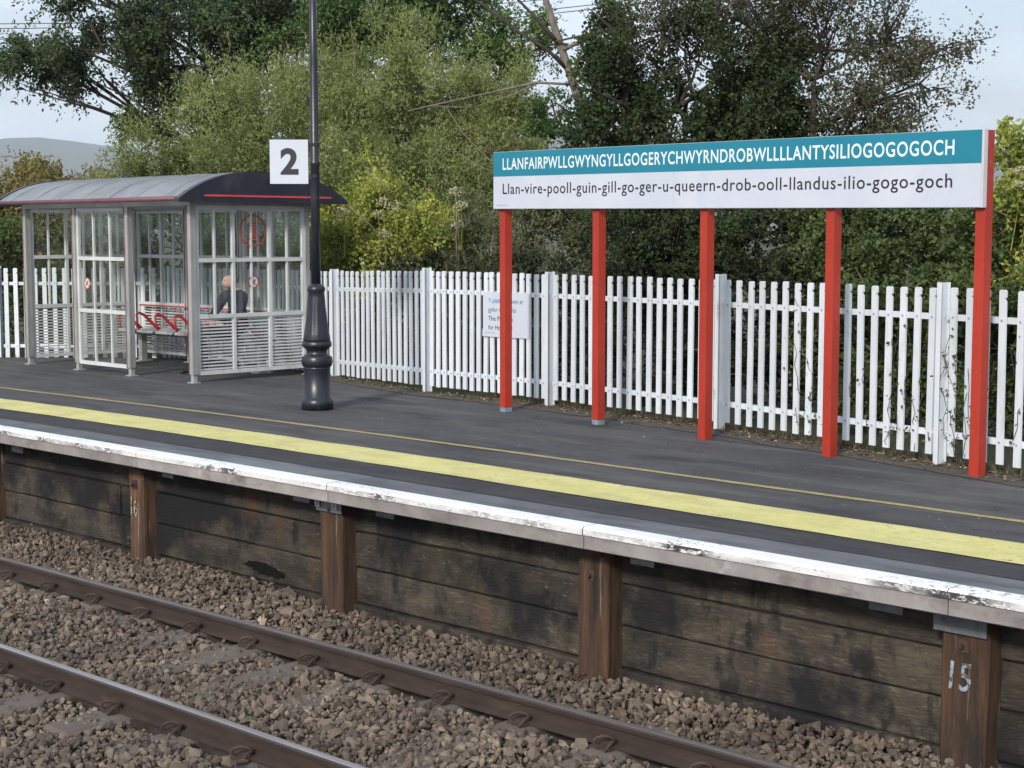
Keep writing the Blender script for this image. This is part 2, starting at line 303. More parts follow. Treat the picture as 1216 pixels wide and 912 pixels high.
M['letter_grey'] = mat('grey_lettering', [(0.3, (0.34, 0.35, 0.40)), (0.7, (0.40, 0.41, 0.46))], 4, 0.45)
M['alu'] = mat('sign_frame_aluminium', [(0.3, (0.52, 0.52, 0.54)), (0.7, (0.62, 0.62, 0.63))], 5, 0.4, metallic=0.3)
M['shelter_alu'] = mat('shelter_aluminium', [(0.3, (0.30, 0.30, 0.295)), (0.7, (0.42, 0.42, 0.415))], 3, 0.40, metallic=0.35, layers=[((0.20, 0.195, 0.185), 5, 0.54, 0.72, 0.6, (2, 2, 0.4))])
M['shelter_white'] = mat('shelter_white_frame', [(0.3, (0.44, 0.455, 0.46)), (0.7, (0.56, 0.575, 0.58))], 3, 0.45, layers=[((0.30, 0.30, 0.29), 5, 0.56, 0.72, 0.6, (2, 2, 0.4))])
M['maroon'] = mat('maroon_trim', [(0.3, (0.10, 0.040, 0.060)), (0.7, (0.16, 0.065, 0.085))], 4, 0.5)
M['roof_sheet'] = mat('roof_sheet_pale', [(0.3, (0.25, 0.27, 0.30)), (0.7, (0.38, 0.40, 0.43))], 2, 0.30, spec=0.6, layers=[((0.15, 0.16, 0.17), 3, 0.50, 0.70, 0.75, (2.5, 0.5, 1)), ((0.09, 0.09, 0.085), 16, 0.60, 0.72, 0.6, U)])
def make_translucent(m, amount):
    n, l = m.node_tree.nodes, m.node_tree.links; out = next(x for x in n if x.type == 'OUTPUT_MATERIAL'); bs = next(x for x in n if x.type == 'BSDF_PRINCIPLED')
    tr = n.new('ShaderNodeBsdfTranslucent'); tr.inputs['Color'].default_value = (0.72, 0.75, 0.75, 1); mx = n.new('ShaderNodeMixShader'); mx.inputs['Fac'].default_value = amount
    l.new(bs.outputs['BSDF'], mx.inputs[1]); l.new(tr.outputs['BSDF'], mx.inputs[2]); l.new(mx.outputs['Shader'], out.inputs['Surface'])
make_translucent(M['roof_sheet'], 0.4)
M['roof_navy'] = mat('roof_end_navy', [(0.3, (0.016, 0.017, 0.028)), (0.7, (0.028, 0.030, 0.045))], 2, 0.34, spec=0.5, layers=[((0.07, 0.075, 0.09), 5, 0.55, 0.75, 0.5, (1, 1, 0.35))])
M['stripe_red'] = mat('red_stripe', [(0.3, (0.50, 0.05, 0.06)), (0.7, (0.60, 0.08, 0.09))], 4, 0.4)
M['red_plastic'] = mat('red_armrest', [(0.3, (0.50, 0.025, 0.03)), (0.7, (0.60, 0.04, 0.04))], 4, 0.4)
M['seat'] = mat('seat_grey', [(0.3, (0.30, 0.30, 0.30)), (0.7, (0.48, 0.48, 0.47))], 8, 0.5, metallic=0.2)
M['seat_dark'] = mat('seat_rail_dark', [(0.3, (0.10, 0.10, 0.105)), (0.7, (0.16, 0.16, 0.165))], 8, 0.5, metallic=0.3)
M['lamp'] = mat('lamp_post_paint', [(0.3, (0.007, 0.009, 0.016)), (0.7, (0.013, 0.016, 0.026))], 5, 0.36, 0.08, 50, spec=0.5, layers=[((0.05, 0.055, 0.065), 9, 0.58, 0.75, 0.5, (1.5, 1.5, 0.5))])
M['bark'] = mat('tree_bark', [(0.3, (0.10, 0.085, 0.07)), (0.7, (0.22, 0.19, 0.155))], 9, 0.9, 0.6, 30, stretch=(2, 2, 0.5))
M['bark_dark'] = mat('dark_bark', [(0.3, (0.030, 0.025, 0.020)), (0.7, (0.075, 0.062, 0.050))], 9, 0.9, 0.6, 30, stretch=(2, 2, 0.5))
M['wire'] = mat('black_wire', [(0.3, (0.02, 0.02, 0.022)), (0.7, (0.03, 0.03, 0.032))], 5, 0.6)
M['glass'] = glass_mat('shelter_glass')
M['sticker_red'] = mat('red_sticker', [(0.3, (0.36, 0.03, 0.03)), (0.7, (0.42, 0.05, 0.045))], 5, 0.5)
M['sticker_white'] = mat('white_sticker', [(0.3, (0.5, 0.5, 0.48)), (0.7, (0.55, 0.55, 0.53))], 5, 0.5)
M['skin'] = mat('skin', [(0.3, (0.42, 0.24, 0.18)), (0.7, (0.50, 0.30, 0.23))], 12, 0.55)
M['navy_cloth'] = mat('navy_jumper', [(0.3, (0.010, 0.013, 0.028)), (0.7, (0.020, 0.024, 0.045))], 14, 0.9, 0.4, 40)
M['trousers'] = mat('dark_trousers', [(0.3, (0.010, 0.010, 0.018)), (0.7, (0.018, 0.018, 0.028))], 14, 0.9, 0.4, 40)
M['shoe'] = mat('dark_shoe', [(0.3, (0.010, 0.009, 0.009)), (0.7, (0.016, 0.015, 0.014))], 14, 0.5)
M['hair'] = mat('grey_hair', [(0.3, (0.16, 0.15, 0.14)), (0.7, (0.28, 0.27, 0.26))], 60, 0.8)
M['chalk'] = mat('pale_paint_mark', [(0.35, (0.16, 0.22, 0.30)), (0.65, (0.30, 0.37, 0.44))], 30, 0.9, layers=[((0.085, 0.05, 0.03), 32, 0.46, 0.56, 0.95, U)])
M['chalk_white'] = mat('white_paint_mark', [(0.35, (0.26, 0.22, 0.17)), (0.65, (0.42, 0.38, 0.32))], 30, 0.9, layers=[((0.085, 0.05, 0.03), 32, 0.46, 0.56, 0.95, U)])
M['hill'] = mat('far_hill', [(0.3, (0.05, 0.06, 0.04)), (0.7, (0.09, 0.09, 0.06))], 0.004, 0.95)

# ------------------------------------------------------------------ line of track, platform edge and fence
def Yr(x): d = x + 7.4; return 6.562 + 0.032*d - 0.0009*min(d, 0)**2          # far rail centre
def Ye(x): d = x + 7.4; return 7.235 + 0.013*d - 0.0009*min(d, 0)**2          # platform nose
def Yp(x): d = min(x + 9.0, 0); return -0.0042*d*d                            # bend of the painted lines
RAIL_Z = -0.92
X0, X1 = -27.0, 6.0
def frange(a, b, s):
    n = max(1, int(round((b-a)/s))); return [a + (b-a)*i/n for i in range(n+1)]

# ground: one sheet with the step from track bed to platform hidden behind the platform wall
g = MB(); BIG = 6000.0
prof = [(-BIG, -1.16), (2.0, -1.16), (7.9, -1.16), (7.9, -0.09), (14.5, -0.09), (40, -0.09), (BIG, -0.09)]
gx = [-BIG, -60, -27, -16, -6, 6, 60, BIG]
for i in range(len(gx)-1):
    for j in range(len(prof)-1):
        (ya, za), (yb, zb) = prof[j], prof[j+1]
        g.add([(gx[i],ya,za),(gx[i+1],ya,za),(gx[i+1],yb,zb),(gx[i],yb,zb)], [(0,1,2,3)], 1 if j < 2 else 0)
o = g.build('ground', [M['ground'], M['bed']]); tag(o, 'dark earth and grass ground under the trees and track', 'ground', kind='structure')

# far blue hill on the left horizon
def heading(F, R, z=0.0): return Vector((-CA*F + SA*R, SA*F + CA*R, z))
h = MB(); hv = []; N = 60
for j, (Fd, k) in enumerate(((3600, 0.0), (4000, 0.8), (4400, 1.0), (5200, 0.0))):
    for i in range(N+1):
        R = -2600 + 5200*i/N
        top = 225 + 22*math.sin(R*0.0037+0.6) + 30*math.sin(R*0.0011+2.0) + 9*math.sin(R*0.013)
        hv.append(heading(Fd, R, -2 + k*top))
hf = [(j*(N+1)+i, j*(N+1)+i+1, (j+1)*(N+1)+i+1, (j+1)*(N+1)+i) for j in range(3) for i in range(N)]
h.sm = True; h.add(hv, hf)
o = h.build('hill', M['hill']); tag(o, 'faint blue hill on the horizon left of the trees', 'hill', kind='structure')

# ------------------------------------------------------------------ platform
FENCE = [(-24.0, 9.35, -0.08), (-21.95, 11.36, -0.08), (-19.95, 13.02, -0.07), (-18.0, 13.10, -0.06), (-15.86, 12.80, -0.05)]
FENCE += [(-13.52, 12.27, 0.0), (-11.51, 12.20, 0.0), (-8.97, 11.82, 0.0), (-6.35, 11.24, 0.0), (-3.55, 10.52, 0.0), (-0.8, 9.75, 0.0), (2.0, 8.95, 0.0)]
def fence_y(x):
    for (xa, ya, za), (xb, yb, zb) in zip(FENCE[:-1], FENCE[1:]):
        if xa <= x <= xb: return ya + (yb-ya)*(x-xa)/(xb-xa)
    return 8.95 if x > 2 else 9.35
p = MB()
xs = frange(X0, X1, 0.5)
rows = []
for x in xs:
    ye = Ye(x); yb = max(fence_y(x) + 0.10, ye + 1.5)
    if x < -17.8: yb = min(yb, 12.95 if x > -20.6 else max(11.3 + (x+21.9)*0.8, ye+1.6))
    rows.append([(x, ye+0.45, -0.9), (x, ye+0.45, 0.0)] + [(x, ye+0.45+(yb-ye-0.45)*t, 0.0) for t in (0.25, 0.5, 0.75)] + [(x, yb, 0.0), (x, yb+0.02, -0.3)])
K = len(rows[0]); pv = [q for r in rows for q in r]
p.add(pv, [(i*K+j, (i+1)*K+j, (i+1)*K+j+1, i*K+j+1) for i in range(len(xs)-1) for j in range(K-1)])
platform = p.build('platform', M['tarmac']); tag(platform, 'dark tarmac station platform surface', 'platform', kind='structure')
BASE[platform] = Vector((0,0,0))

def strip(name, fa, fb, z, m, parent=platform, x0=X0, x1=X1, step=0.3, wob=0.0, seed=0):
    s = MB(); xx = frange(x0, x1, step); v = []
    for x in xx:
        wa = wob*mnoise.noise(Vector((x*1.7, seed, 0))); wb = wob*mnoise.noise(Vector((x*1.7, seed+9, 0)))
        v += [(x, fa(x)+wa, z), (x, fb(x)+wb, z)]
    s.add(v, [(2*i, 2*i+2, 2*i+3, 2*i+1) for i in range(len(xx)-1)])
    return s.build(name, m, parent)
strip('dark_strip', lambda x: Ye(x)+0.445, lambda x: 8.075+Yp(x), 0.004, M['tarmac_dark'], wob=0.02, seed=1)
strip('yellow_band', lambda x: 8.085+Yp(x), lambda x: 8.645+Yp(x), 0.008, M['yellow'], wob=0.025, seed=2)
strip('thin_yellow_line', lambda x: 9.30+Yp(x), lambda x: 9.375+Yp(x), 0.004, M['yellow_worn'], wob=0.02, seed=3)
strip('dirt_margin', lambda x: fence_y(x)-0.36, lambda x: fence_y(x)+0.08, 0.005, M['dirt'], x0=-16.2, x1=2.0, wob=0.16, seed=4)

# coping slabs along the edge, white painted nose
joints = [-4.05 - 2.5*k for k in range(10)][::-1] + [-1.55, 0.95, 3.45, 5.95]
rngc = random.Random(3)
for a, b in zip(joints[:-1], joints[1:]):
    s = MB(); gap = 0.005 if abs(a+9.05) < 0.1 or abs(b+9.05) < 0.1 or abs(a+4.05) < 0.1 else 0.0012
    seg = [a+gap + (b-a-2*gap)*k/4 for k in range(5)]
    dz = rngc.uniform(-0.0015, 0.0015); dy = rngc.uniform(-0.002, 0.002)
    prof = [(0.445, -0.15), (0.03, -0.15), (0.012, -0.140), (0.012, -0.055), (0.0, -0.053), (0.0, -0.014), (0.014, 0.0), (0.135, 0.001), (0.445, 0.001)]
    mids = [1, 1, 1, 0, 0, 3, 3, 2]
    n = len(prof)
    v = [(x, Ye(x)+py+dy, pz+dz) for x in seg for (py, pz) in prof]
    fc = []; 
    for i in range(4):
        for j in range(n-1): s.add([v[i*n+j], v[i*n+j+1], v[(i+1)*n+j+1], v[(i+1)*n+j]], [(0,3,2,1)], mids[j])
    s.add(v[:n], [tuple(range(n))], 1); s.add(v[-n:], [tuple(reversed(range(n)))], 1)
    s.build('coping_slab', [M['white_edge'], M['concrete'], M['concrete_top'], M['white_edge_clean']], platform)

# ------------------------------------------------------------------ timber retaining wall under the coping
wall = thing('retaining_wall', (-8, 7.64, -1.16), 'blackened timber plank wall with brown posts holding up the platform edge', 'wall')
WP = [(-17.25, 0.24, 0.0), (-14.62, 0.24, 0.0), (-11.97, 0.22, 0.0), (-9.33, 0.26, 0.0), (-6.70, 0.262, 0.0), (-4.085, 0.275, 0.0), (-1.45, 0.25, 0), (1.2, 0.25, 0)]
def Yw(x): return Ye(x) + 0.26                                            # front of the posts
rngw = random.Random(11)
seams = [-0.155, -0.43, -0.705, -0.985, -1.20]
for (xa, wa, _), (xb, wb, _) in zip(WP[:-1], WP[1:]):
    for k in range(4):
        za, zb = seams[k], seams[k+1]
        ends = [xa - 0.02, xb + 0.02]
        if abs(xa + 14.62) < 0.01 and k < 3: ends = [xa-0.02, -12.42, xb+0.02]
        if abs(xa + 1.45) < 0.01 and k == 1: ends = [xa-0.02, -0.3, xb+0.02]
        for q in range(len(ends)-1):
            e0, e1 = ends[q]+0.004, ends[q+1]-0.004
            s = MB(); push = rngw.uniform(-0.012, 0.012) - (0.03 if k == 3 else 0.0)
            nseg = 6; zt = -0.006*rngw.random(); jj = [rngw.uniform(-0.004, 0.004) for _ in range(nseg+1)]; bw = rngw.uniform(-0.008, 0.008)
            vv = []
            for i in range(nseg+1):
                x = e0 + (e1-e0)*i/nseg; y = Yw(x) + 0.14 + push + bw*math.sin(math.pi*i/nseg)
                ztop, zbot = za - 0.005 + jj[i] + zt, zb + 0.004 + jj[(i*3+1) % (nseg+1)]
                vv += [(x, y+0.012, zbot), (x, y, zbot+0.012), (x, y, ztop-0.012), (x, y+0.012, ztop), (x, y+0.10, ztop), (x, y+0.10, zbot)]
            for i in range(nseg):
                for j in range(6): s.add([vv[i*6+j], vv[i*6+(j+1) % 6], vv[(i+1)*6+(j+1) % 6], vv[(i+1)*6+j]], [(0,3,2,1)])
            s.add(vv[:6], [tuple(range(6))]); s.add(vv[-6:], [tuple(reversed(range(6)))])
            s.build('plank', M['plank'], wall)
posts_wall = {}
for (xc, w, _) in WP:
    s = MB(); y = Yw(xc); n = 7; vv = []; lean = rngw.uniform(-0.006, 0.006)
    for i in range(n+1):
        z = -1.20 + (1.20-0.158)*i/n; t = lean*i/n; e = [rngw.uniform(-0.006, 0.006) for _ in range(4)]
        c = 0.016
        vv += [(xc-w/2+e[0]+t, y+c, z), (xc-w/2+c+e[0]+t, y+e[1]*0.6, z), (xc+w/2-c+e[2]+t, y+e[3]*0.6, z), (xc+w/2+e[2]+t, y+c, z), (xc+w/2+e[2]+t, y+0.16, z), (xc-w/2+e[0]+t, y+0.16, z)]
    for i in range(n):
        for j in range(6): s.add([vv[i*6+j], vv[i*6+(j+1) % 6], vv[(i+1)*6+(j+1) % 6], vv[(i+1)*6+j]], [(0,1,2,3)])
    s.add(vv[-6:], [tuple(range(6))])
    posts_wall[xc] = s.build('post', M['wall_post'], wall)
# rusty holding bolts on the posts
def bolt_plate(xc, z, par, w=0.06, h=0.075):
    y = Yw(xc); s = MB(); s.cbox(xc-w/2, xc+w/2, y-0.012, y+0.01, z-h/2, z+h/2, 0.003)
    s.tube([(xc, y-0.01, z), (xc, y-0.04, z)], 0.014, 6)
    s.build('bolt', M['rust'], par)
bolt_plate(-11.98, -0.36, posts_wall[-11.97]); bolt_plate(-9.31, -0.26, posts_wall[-9.33], 0.05, 0.06); bolt_plate(-6.705, -0.37, posts_wall[-6.70]); bolt_plate(-4.09, -0.355, posts_wall[-4.085], 0.075, 0.075)
# steel angle plates under the coping
def plate(x0, x1, z0, z1, y=None, m='steel', par=wall):
    yy = Yw((x0+x1)/2) - 0.022 if y is None else y
    s = MB(); s.cbox(x0, x1, yy-0.006, yy+0.006, z0, z1, 0.002)
    for bx in (x0+0.18*(x1-x0), x1-0.18*(x1-x0)): s.tube([(bx, yy-0.004, (z0+z1)/2), (bx, yy-0.016, (z0+z1)/2)], 0.009, 6)
    s.box(x0+0.002, x1-0.002, yy+0.006, yy+0.12, z1-0.012, z1-0.004)
    return s.build('bracket', M[m], par)
plate(-4.255, -3.945, -0.29, -0.157)
plate(-4.65, -4.44, -0.245, -0.157)
plate(-6.83, -6.60, -0.235, -0.157, m='rust'); plate(-6.36, -6.17, -0.24, -0.157)
pl = plate(-9.47, -9.17, -0.275, -0.157); plate(-9.75, -9.55, -0.235, -0.157); plate(-8.78, -8.58, -0.24, -0.157)
plate(-12.10, -11.84, -0.225, -0.157, m='rust'); plate(-11.52, -11.36, -0.24, -0.157); plate(-14.04, -13.82, -0.26, -0.157); plate(-2.0, -1.75, -0.24, -0.157)
for x in (-16.9, -14.9): plate(x, x+0.2, -0.24, -0.157)

def text_mesh(txt, bold=0.0, spacing=1.0, size=1.0):
    cu = bpy.data.curves.new('lettering', 'FONT'); cu.body = txt; cu.size = size; cu.offset = bold; cu.space_character = spacing; cu.extrude = 0.0; cu.fill_mode = 'FRONT'; cu.resolution_u = 4
    ob = bpy.data.objects.new('lettering', cu); COL.objects.link(ob); bpy.context.view_layer.update()
    me = bpy.data.meshes.new_from_object(ob.evaluated_get(bpy.context.evaluated_depsgraph_get()))
    bpy.data.objects.remove(ob); bpy.data.curves.remove(cu)
    return me
def lettering(txt, m, parent, origin, xdir, zdir, width, height, bold=0.0, spacing=1.0, name='lettering', ref=None, thick=0.0):
    """flat lettering: fits the text's box to width x height; origin = lower-left of the text box"""
    me = text_mesh(txt, bold, spacing)
    co = np.empty(len(me.vertices)*3, np.float32); me.vertices.foreach_get('co', co); co = co.reshape(-1, 3)
    lo, hi = co.min(0), co.max(0)
    ylo, yhi = (lo[1], hi[1]) if ref is None else ref
    xd, zd, og = np.array(xdir), np.array(zdir), np.array(origin)
    u = (co[:, 0]-lo[0])/(hi[0]-lo[0])*width; v = (co[:, 1]-ylo)/(yhi-ylo)*height
    nc = og + u[:, None]*xd + v[:, None]*zd - np.array(BASE[parent])
    me.vertices.foreach_set('co', nc.astype(np.float32).ravel()); me.materials.clear(); me.materials.append(m); me.update()
    me.name = name
    return link_mesh(name, me, parent)
CAPS = (0.0, 0.69)
# painted post numbers and little plates
lettering('16', M['chalk_white'], posts_wall[-11.97], (-12.035, Yw(-12)-0.009, -0.64), (1,0,0), (0,0,1), 0.10, 0.17, bold=0.008, name='painted_number')
lettering('15', M['chalk'], posts_wall[-4.085], (-4.165, Yw(-4.1)-0.009, -0.60), (1,0,0), (0.06,0,1), 0.125, 0.155, bold=0.012, name='painted_number')
for px in (-9.44, -9.24):
    s = MB(); s.box(px-0.024, px+0.024, Yw(px)-0.040, Yw(px)-0.030, -0.245, -0.185); q = s.build('number_tag', M['sticker_white'], pl)
    lettering('3', M['letter_black'], q, (px-0.011, Yw(px)-0.0415, -0.237), (1,0,0), (0,0,1), 0.022, 0.044, bold=0.03)

# rotted hollow in a low plank between posts
s = MB(); cx, cz = -10.32, -0.885; ring = []
for i in range(46):
    a = 2*math.pi*i/46; rr = 1 + 0.45*mnoise.noise(Vector((math.cos(a)*3.2, math.sin(a)*3.2, 4))) + 0.25*mnoise.noise(Vector((math.cos(a)*9, math.sin(a)*9, 7)))
    ring.append((cx + 0.26*rr*math.cos(a), Yw(cx)+0.116, cz - 0.015*math.cos(a) + 0.045*rr*math.sin(a)))
s.add(ring + [(x, y+0.02, z) for x, y, z in ring], [tuple(reversed(range(46)))] + [(k, (k+1) % 46, (k+1) % 46+46, k+46) for k in range(46)])
M['rot'] = mat('charred_rot', [(0.3, (0.006, 0.006, 0.006)), (0.7, (0.014, 0.013, 0.012))], 30, 1.0, 0.8, 60, spec=0.05, layers=[((0.2, 0.18, 0.15), 50, 0.70, 0.76, 0.6, U)])
s.build('rotten_patch', M['rot'], wall)

# ------------------------------------------------------------------ track
track = thing('railway_track', (-8, 5.8, -1.16), 'rusty two-rail railway track with clips, lying in ballast before the platform', 'track')
GAUGE = 1.505
RPROF = [(-0.070, -0.138), (-0.070, -0.128), (-0.012, -0.106), (-0.0095, -0.045), (-0.033, -0.036), (-0.035, -0.012), (-0.028, -0.002), (-0.012, 0.0), (0.012, 0.0), (0.028, -0.002), (0.035, -0.012), (0.033, -0.036), (0.0095, -0.045), (0.012, -0.106), (0.070, -0.128), (0.070, -0.138)]
RMAT = [0, 0, 0, 0, 0, 2, 1, 1, 1, 2, 0, 0, 0, 0, 0, 0]
rails = []
for off in (0.0, -GAUGE):
    s = MB(); xx = frange(-27, 5, 0.5); n = len(RPROF)
    v = [(x, Yr(x)+off+py, RAIL_Z+pz) for x in xx for (py, pz) in RPROF]
    for i in range(len(xx)-1):
        for j in range(n): s.add([v[i*n+j], v[i*n+(j+1) % n], v[(i+1)*n+(j+1) % n], v[(i+1)*n+j]], [(0,1,2,3)], RMAT[j])
    rails.append(s.build('rail', [M['rail'], M['rail_head'], M['rail_rim']], track))
SLX = [-12.21 + 0.648*k for k in range(-12, 27)]
# spring clip mesh (bent bar looped over the rail foot)
c = MB(); c.sm = True
pts = []
for t in np.linspace(0, 1, 15):
    ang = -0.4*math.pi + t*1.75*math.pi
    pts.append((0.048*math.cos(ang) + 0.02*t, -0.020 - 0.045*t + 0.03*math.sin(2*math.pi*t), 0.018 + 0.036*math.sin(ang) + 0.012))
c.tube(pts, 0.0095, 6)
c.tube([(0.055, -0.095, 0.0), (0.06, -0.05, 0.035), (0.055, -0.005, 0.045), (0.045, 0.012, 0.02)], 0.0095, 6)
c.sm = False; c.box(-0.06, 0.07, -0.075, -0.02, -0.025, 0.010)
clip_me = c.mesh('clip', M['rust'])
s = MB(); s.cbox(-0.13, 0.13, -1.25, 1.25, -0.17, 0.0, 0.02); sl_me = s.mesh('sleeper', M['sleeper'])
SL_Z = RAIL_Z - 0.142
for x in SLX:
    y = Yr(x) - GAUGE/2; ang = math.atan(0.032)
    link_mesh('sleeper', sl_me, track, (x+0.02, y, SL_Z), (0, 0, ang))
    for k, r in enumerate(rails):
        if x > 0.5: continue
        yy = Yr(x) - (GAUGE if k else 0)
        link_mesh('clip', clip_me, r, (x + rng.uniform(-0.012, 0.012), yy-0.045, RAIL_Z-0.134), (0, 0, ang + rng.uniform(-0.08, 0.08)))
        link_mesh('clip', clip_me, r, (x, yy+0.045, RAIL_Z-0.134), (0, 0, ang + math.pi))

# ballast: loose stones as real geometry
def ballast():
    R = np.random.default_rng(5)
    t = (1+5**0.5)/2
    ico = np.array([(-1,t,0),(1,t,0),(-1,-t,0),(1,-t,0),(0,-1,t),(0,1,t),(0,-1,-t),(0,1,-t),(t,0,-1),(t,0,1),(-t,0,-1),(-t,0,1)], float); ico /= np.linalg.norm(ico[0])
    fac = np.array([(0,11,5),(0,5,1),(0,1,7),(0,7,10),(0,10,11),(1,5,9),(5,11,4),(11,10,2),(10,7,6),(7,1,8),(3,9,4),(3,4,2),(3,2,6),(3,6,8),(3,8,9),(4,9,5),(2,4,11),(6,2,10),(8,6,7),(9,8,1)])
    P = []
    def layer(x0, x1, y0, y1, pitch, lift, rmin, rmax):
        nx, ny = int((x1-x0)/pitch), int((y1-y0)/pitch)
        gx, gy = np.meshgrid(np.arange(nx), np.arange(ny)); gx = gx.ravel(); gy = gy.ravel()
        x = x0 + (gx + R.uniform(0, 1, len(gx)))*pitch; y = y0 + (gy + R.uniform(0, 1, len(gx)))*pitch
        r = (rmin + (rmax-rmin)*R.uniform(size=len(gx))**1.7)*np.where(R.uniform(size=len(gx)) < 0.06, 1.5, 1)
        d = x + 7.4; yr = 6.562 + 0.032*d - 0.0009*np.minimum(d, 0)**2; yw = 7.235 + 0.013*d + 0.26 + 0.14
        keep = (y < yw)
        dist = np.minimum(abs(y-yr), abs(y-yr+GAUGE))
        keep &= dist > 0.085 + r*0.8
        ph = ((x - SLX[0] - 0.02 + 0.324) % 0.648) - 0.324
        onsl = (abs(ph) < 0.14) & (y < yr+0.5) & (y > yr-2.0)
        near = dist < 0.30
        mid = abs(y - yr + GAUGE/2) < 0.30
        keep &= ~(onsl & near & (R.uniform(size=len(x)) < 0.62)) & ~(onsl & ~near & ~mid & (R.uniform(size=len(x)) < 0.10))
        z = -1.083 + lift + R.uniform(-0.014, 0.016, len(x))
        z += 0.035*np.sin(x*1.3+y*2.1)*np.cos(y*1.7-x*0.6) * (dist > 0.25)
        z += np.where(y > yr+0.25, 0.03*np.clip((y-yr-0.25)/0.4, 0, 1), 0)
        z -= np.where(dist < 0.22, 0.02, 0) + np.where(onsl, -0.012, 0)
        k = keep; P.append(np.stack([x[k], y[k], z[k], r[k]], 1))
    layer(-16.5, -2.6, 3.5, 7.7, 0.039, 0.0, 0.014, 0.034)
    layer(-16.5, -2.6, 3.5, 7.7, 0.060, 0.022, 0.014, 0.036)
    layer(-27, -16.5, 3.0, 7.7, 0.08, 0.0, 0.03, 0.05)
    layer(-2.6, 4.0, 3.0, 7.7, 0.08, 0.0, 0.03, 0.05)
    P = np.concatenate(P); n = len(P)
    v = ico[None]*R.uniform(0.66, 1.18, (n, 12, 1)) + R.normal(size=(n, 12, 3))*0.10
    cut = R.uniform(0.45, 0.95, (n, 1)); ax_ = R.normal(size=(n, 1, 3)); ax_ /= np.linalg.norm(ax_, axis=2, keepdims=True)
    hgt = (v*ax_).sum(2); v = v - np.maximum(hgt - cut, 0)[..., None]*ax_                     # one broken flat face each
    sc = R.uniform(0.62, 1.4, (n, 1, 3)); sc[:, :, 2] *= 0.75; v = v*sc
    q = R.normal(size=(n, 4)); q /= np.linalg.norm(q, axis=1, keepdims=True); w, a, b, c_ = q.T
    Rm = np.stack([np.stack([1-2*(b*b+c_*c_), 2*(a*b-c_*w), 2*(a*c_+b*w)], 1), np.stack([2*(a*b+c_*w), 1-2*(a*a+c_*c_), 2*(b*c_-a*w)], 1), np.stack([2*(a*c_-b*w), 2*(b*c_+a*w), 1-2*(a*a+b*b)], 1)], 1)
    v = np.einsum('nij,nkj->nki', Rm, v)*P[:, None, 3:4] + P[:, None, :3]
    f = fac[None] + (np.arange(n)*12)[:, None, None]
    o = link_mesh('ballast', np_mesh('ballast', v.reshape(-1, 3), f.reshape(-1, 3), M['stone']))
    tag(o, 'loose grey-brown ballast stones around the track', 'ballast', kind='stuff')
ballast()

# ------------------------------------------------------------------ white palisade fence
fence = thing('palisade_fence', (-11.5, 12.2, 0), 'white steel palisade fence running behind the sign and shelter', 'fence')
FH = 1.40
s = MB()
out = [(-0.032, 0.075), (0.032, 0.075), (0.032, FH-0.085), (0.021, FH-0.080), (0.021, FH-0.062), (0.032, FH-0.057), (0.032, FH-0.012), (0.022, FH), (-0.022, FH), (-0.032, FH-0.012)]
n = len(out)
s.add([(x, -0.009, z) for x, z in out] + [(x, 0.009, z) for x, z in out], [tuple(range(n)), tuple(reversed(range(n, 2*n)))] + [((i+1) % n, i, i+n, (i+1) % n + n) for i in range(n)])
for zc in (0.245, 1.17):
    s.cur = 1; s.tube([(0, -0.009, zc), (0, -0.016, zc)], 0.0095, 8)
pale_me = s.mesh('pale', [M['white_paint_shaded'], M['bolt']])
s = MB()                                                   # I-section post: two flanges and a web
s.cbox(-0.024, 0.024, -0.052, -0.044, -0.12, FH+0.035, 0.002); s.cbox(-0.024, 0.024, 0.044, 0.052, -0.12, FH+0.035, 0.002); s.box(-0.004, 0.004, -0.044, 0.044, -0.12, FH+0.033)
fpost_me = s.mesh('post', M['white_paint_shaded'])
for i, (x, y, z) in enumerate(FENCE):
    a = FENCE[max(0, i-1)]; b = FENCE[min(len(FENCE)-1, i+1)]
    ang = math.atan2(b[1]-a[1], b[0]-a[0])
    link_mesh('post', fpost_me, fence, (x, y, z + rng.uniform(-0.012, 0.02)), (0, 0, ang))
for (xa, ya, za), (xb, yb, zb) in zip(FENCE[:-1], FENCE[1:]):
    d = Vector((xb-xa, yb-ya, 0)); L = d.length; d.normalize(); nrm = Vector((d.y, -d.x, 0)); ang = math.atan2(d.y, d.x)
    npale = 17
    for zc in (0.245, 1.17):
        s = MB(); A0 = Vector((xa, ya, za+zc)) + d*0.03; B0 = Vector((xb, yb, zb+zc)) - d*0.03
        s.beam(A0 - nrm*0.012, B0 - nrm*0.012, 0.006, 0.048); s.beam(A0 - nrm*0.034 + Vector((0,0,0.021)), B0 - nrm*0.034 + Vector((0,0,0.021)), 0.038, 0.006)
        for e in (A0 + d*0.05, B0 - d*0.05): s.tube([e - nrm*0.008, e + nrm*0.012], 0.012, 6)
        s.build('rail', M['white_paint_shaded'], fence)
    for k in range(npale):
        t = (k + 0.72)/(npale + 0.44); q = Vector((xa + (xb-xa)*t, ya + (yb-ya)*t, za + (zb-za)*t))
        link_mesh('pale', pale_me, fence, q + nrm*0.003 + Vector((0, 0, rng.uniform(-0.006, 0.006))), (rng.uniform(-0.006, 0.006), rng.uniform(-0.006, 0.006), ang + rng.uniform(-0.03, 0.03)))

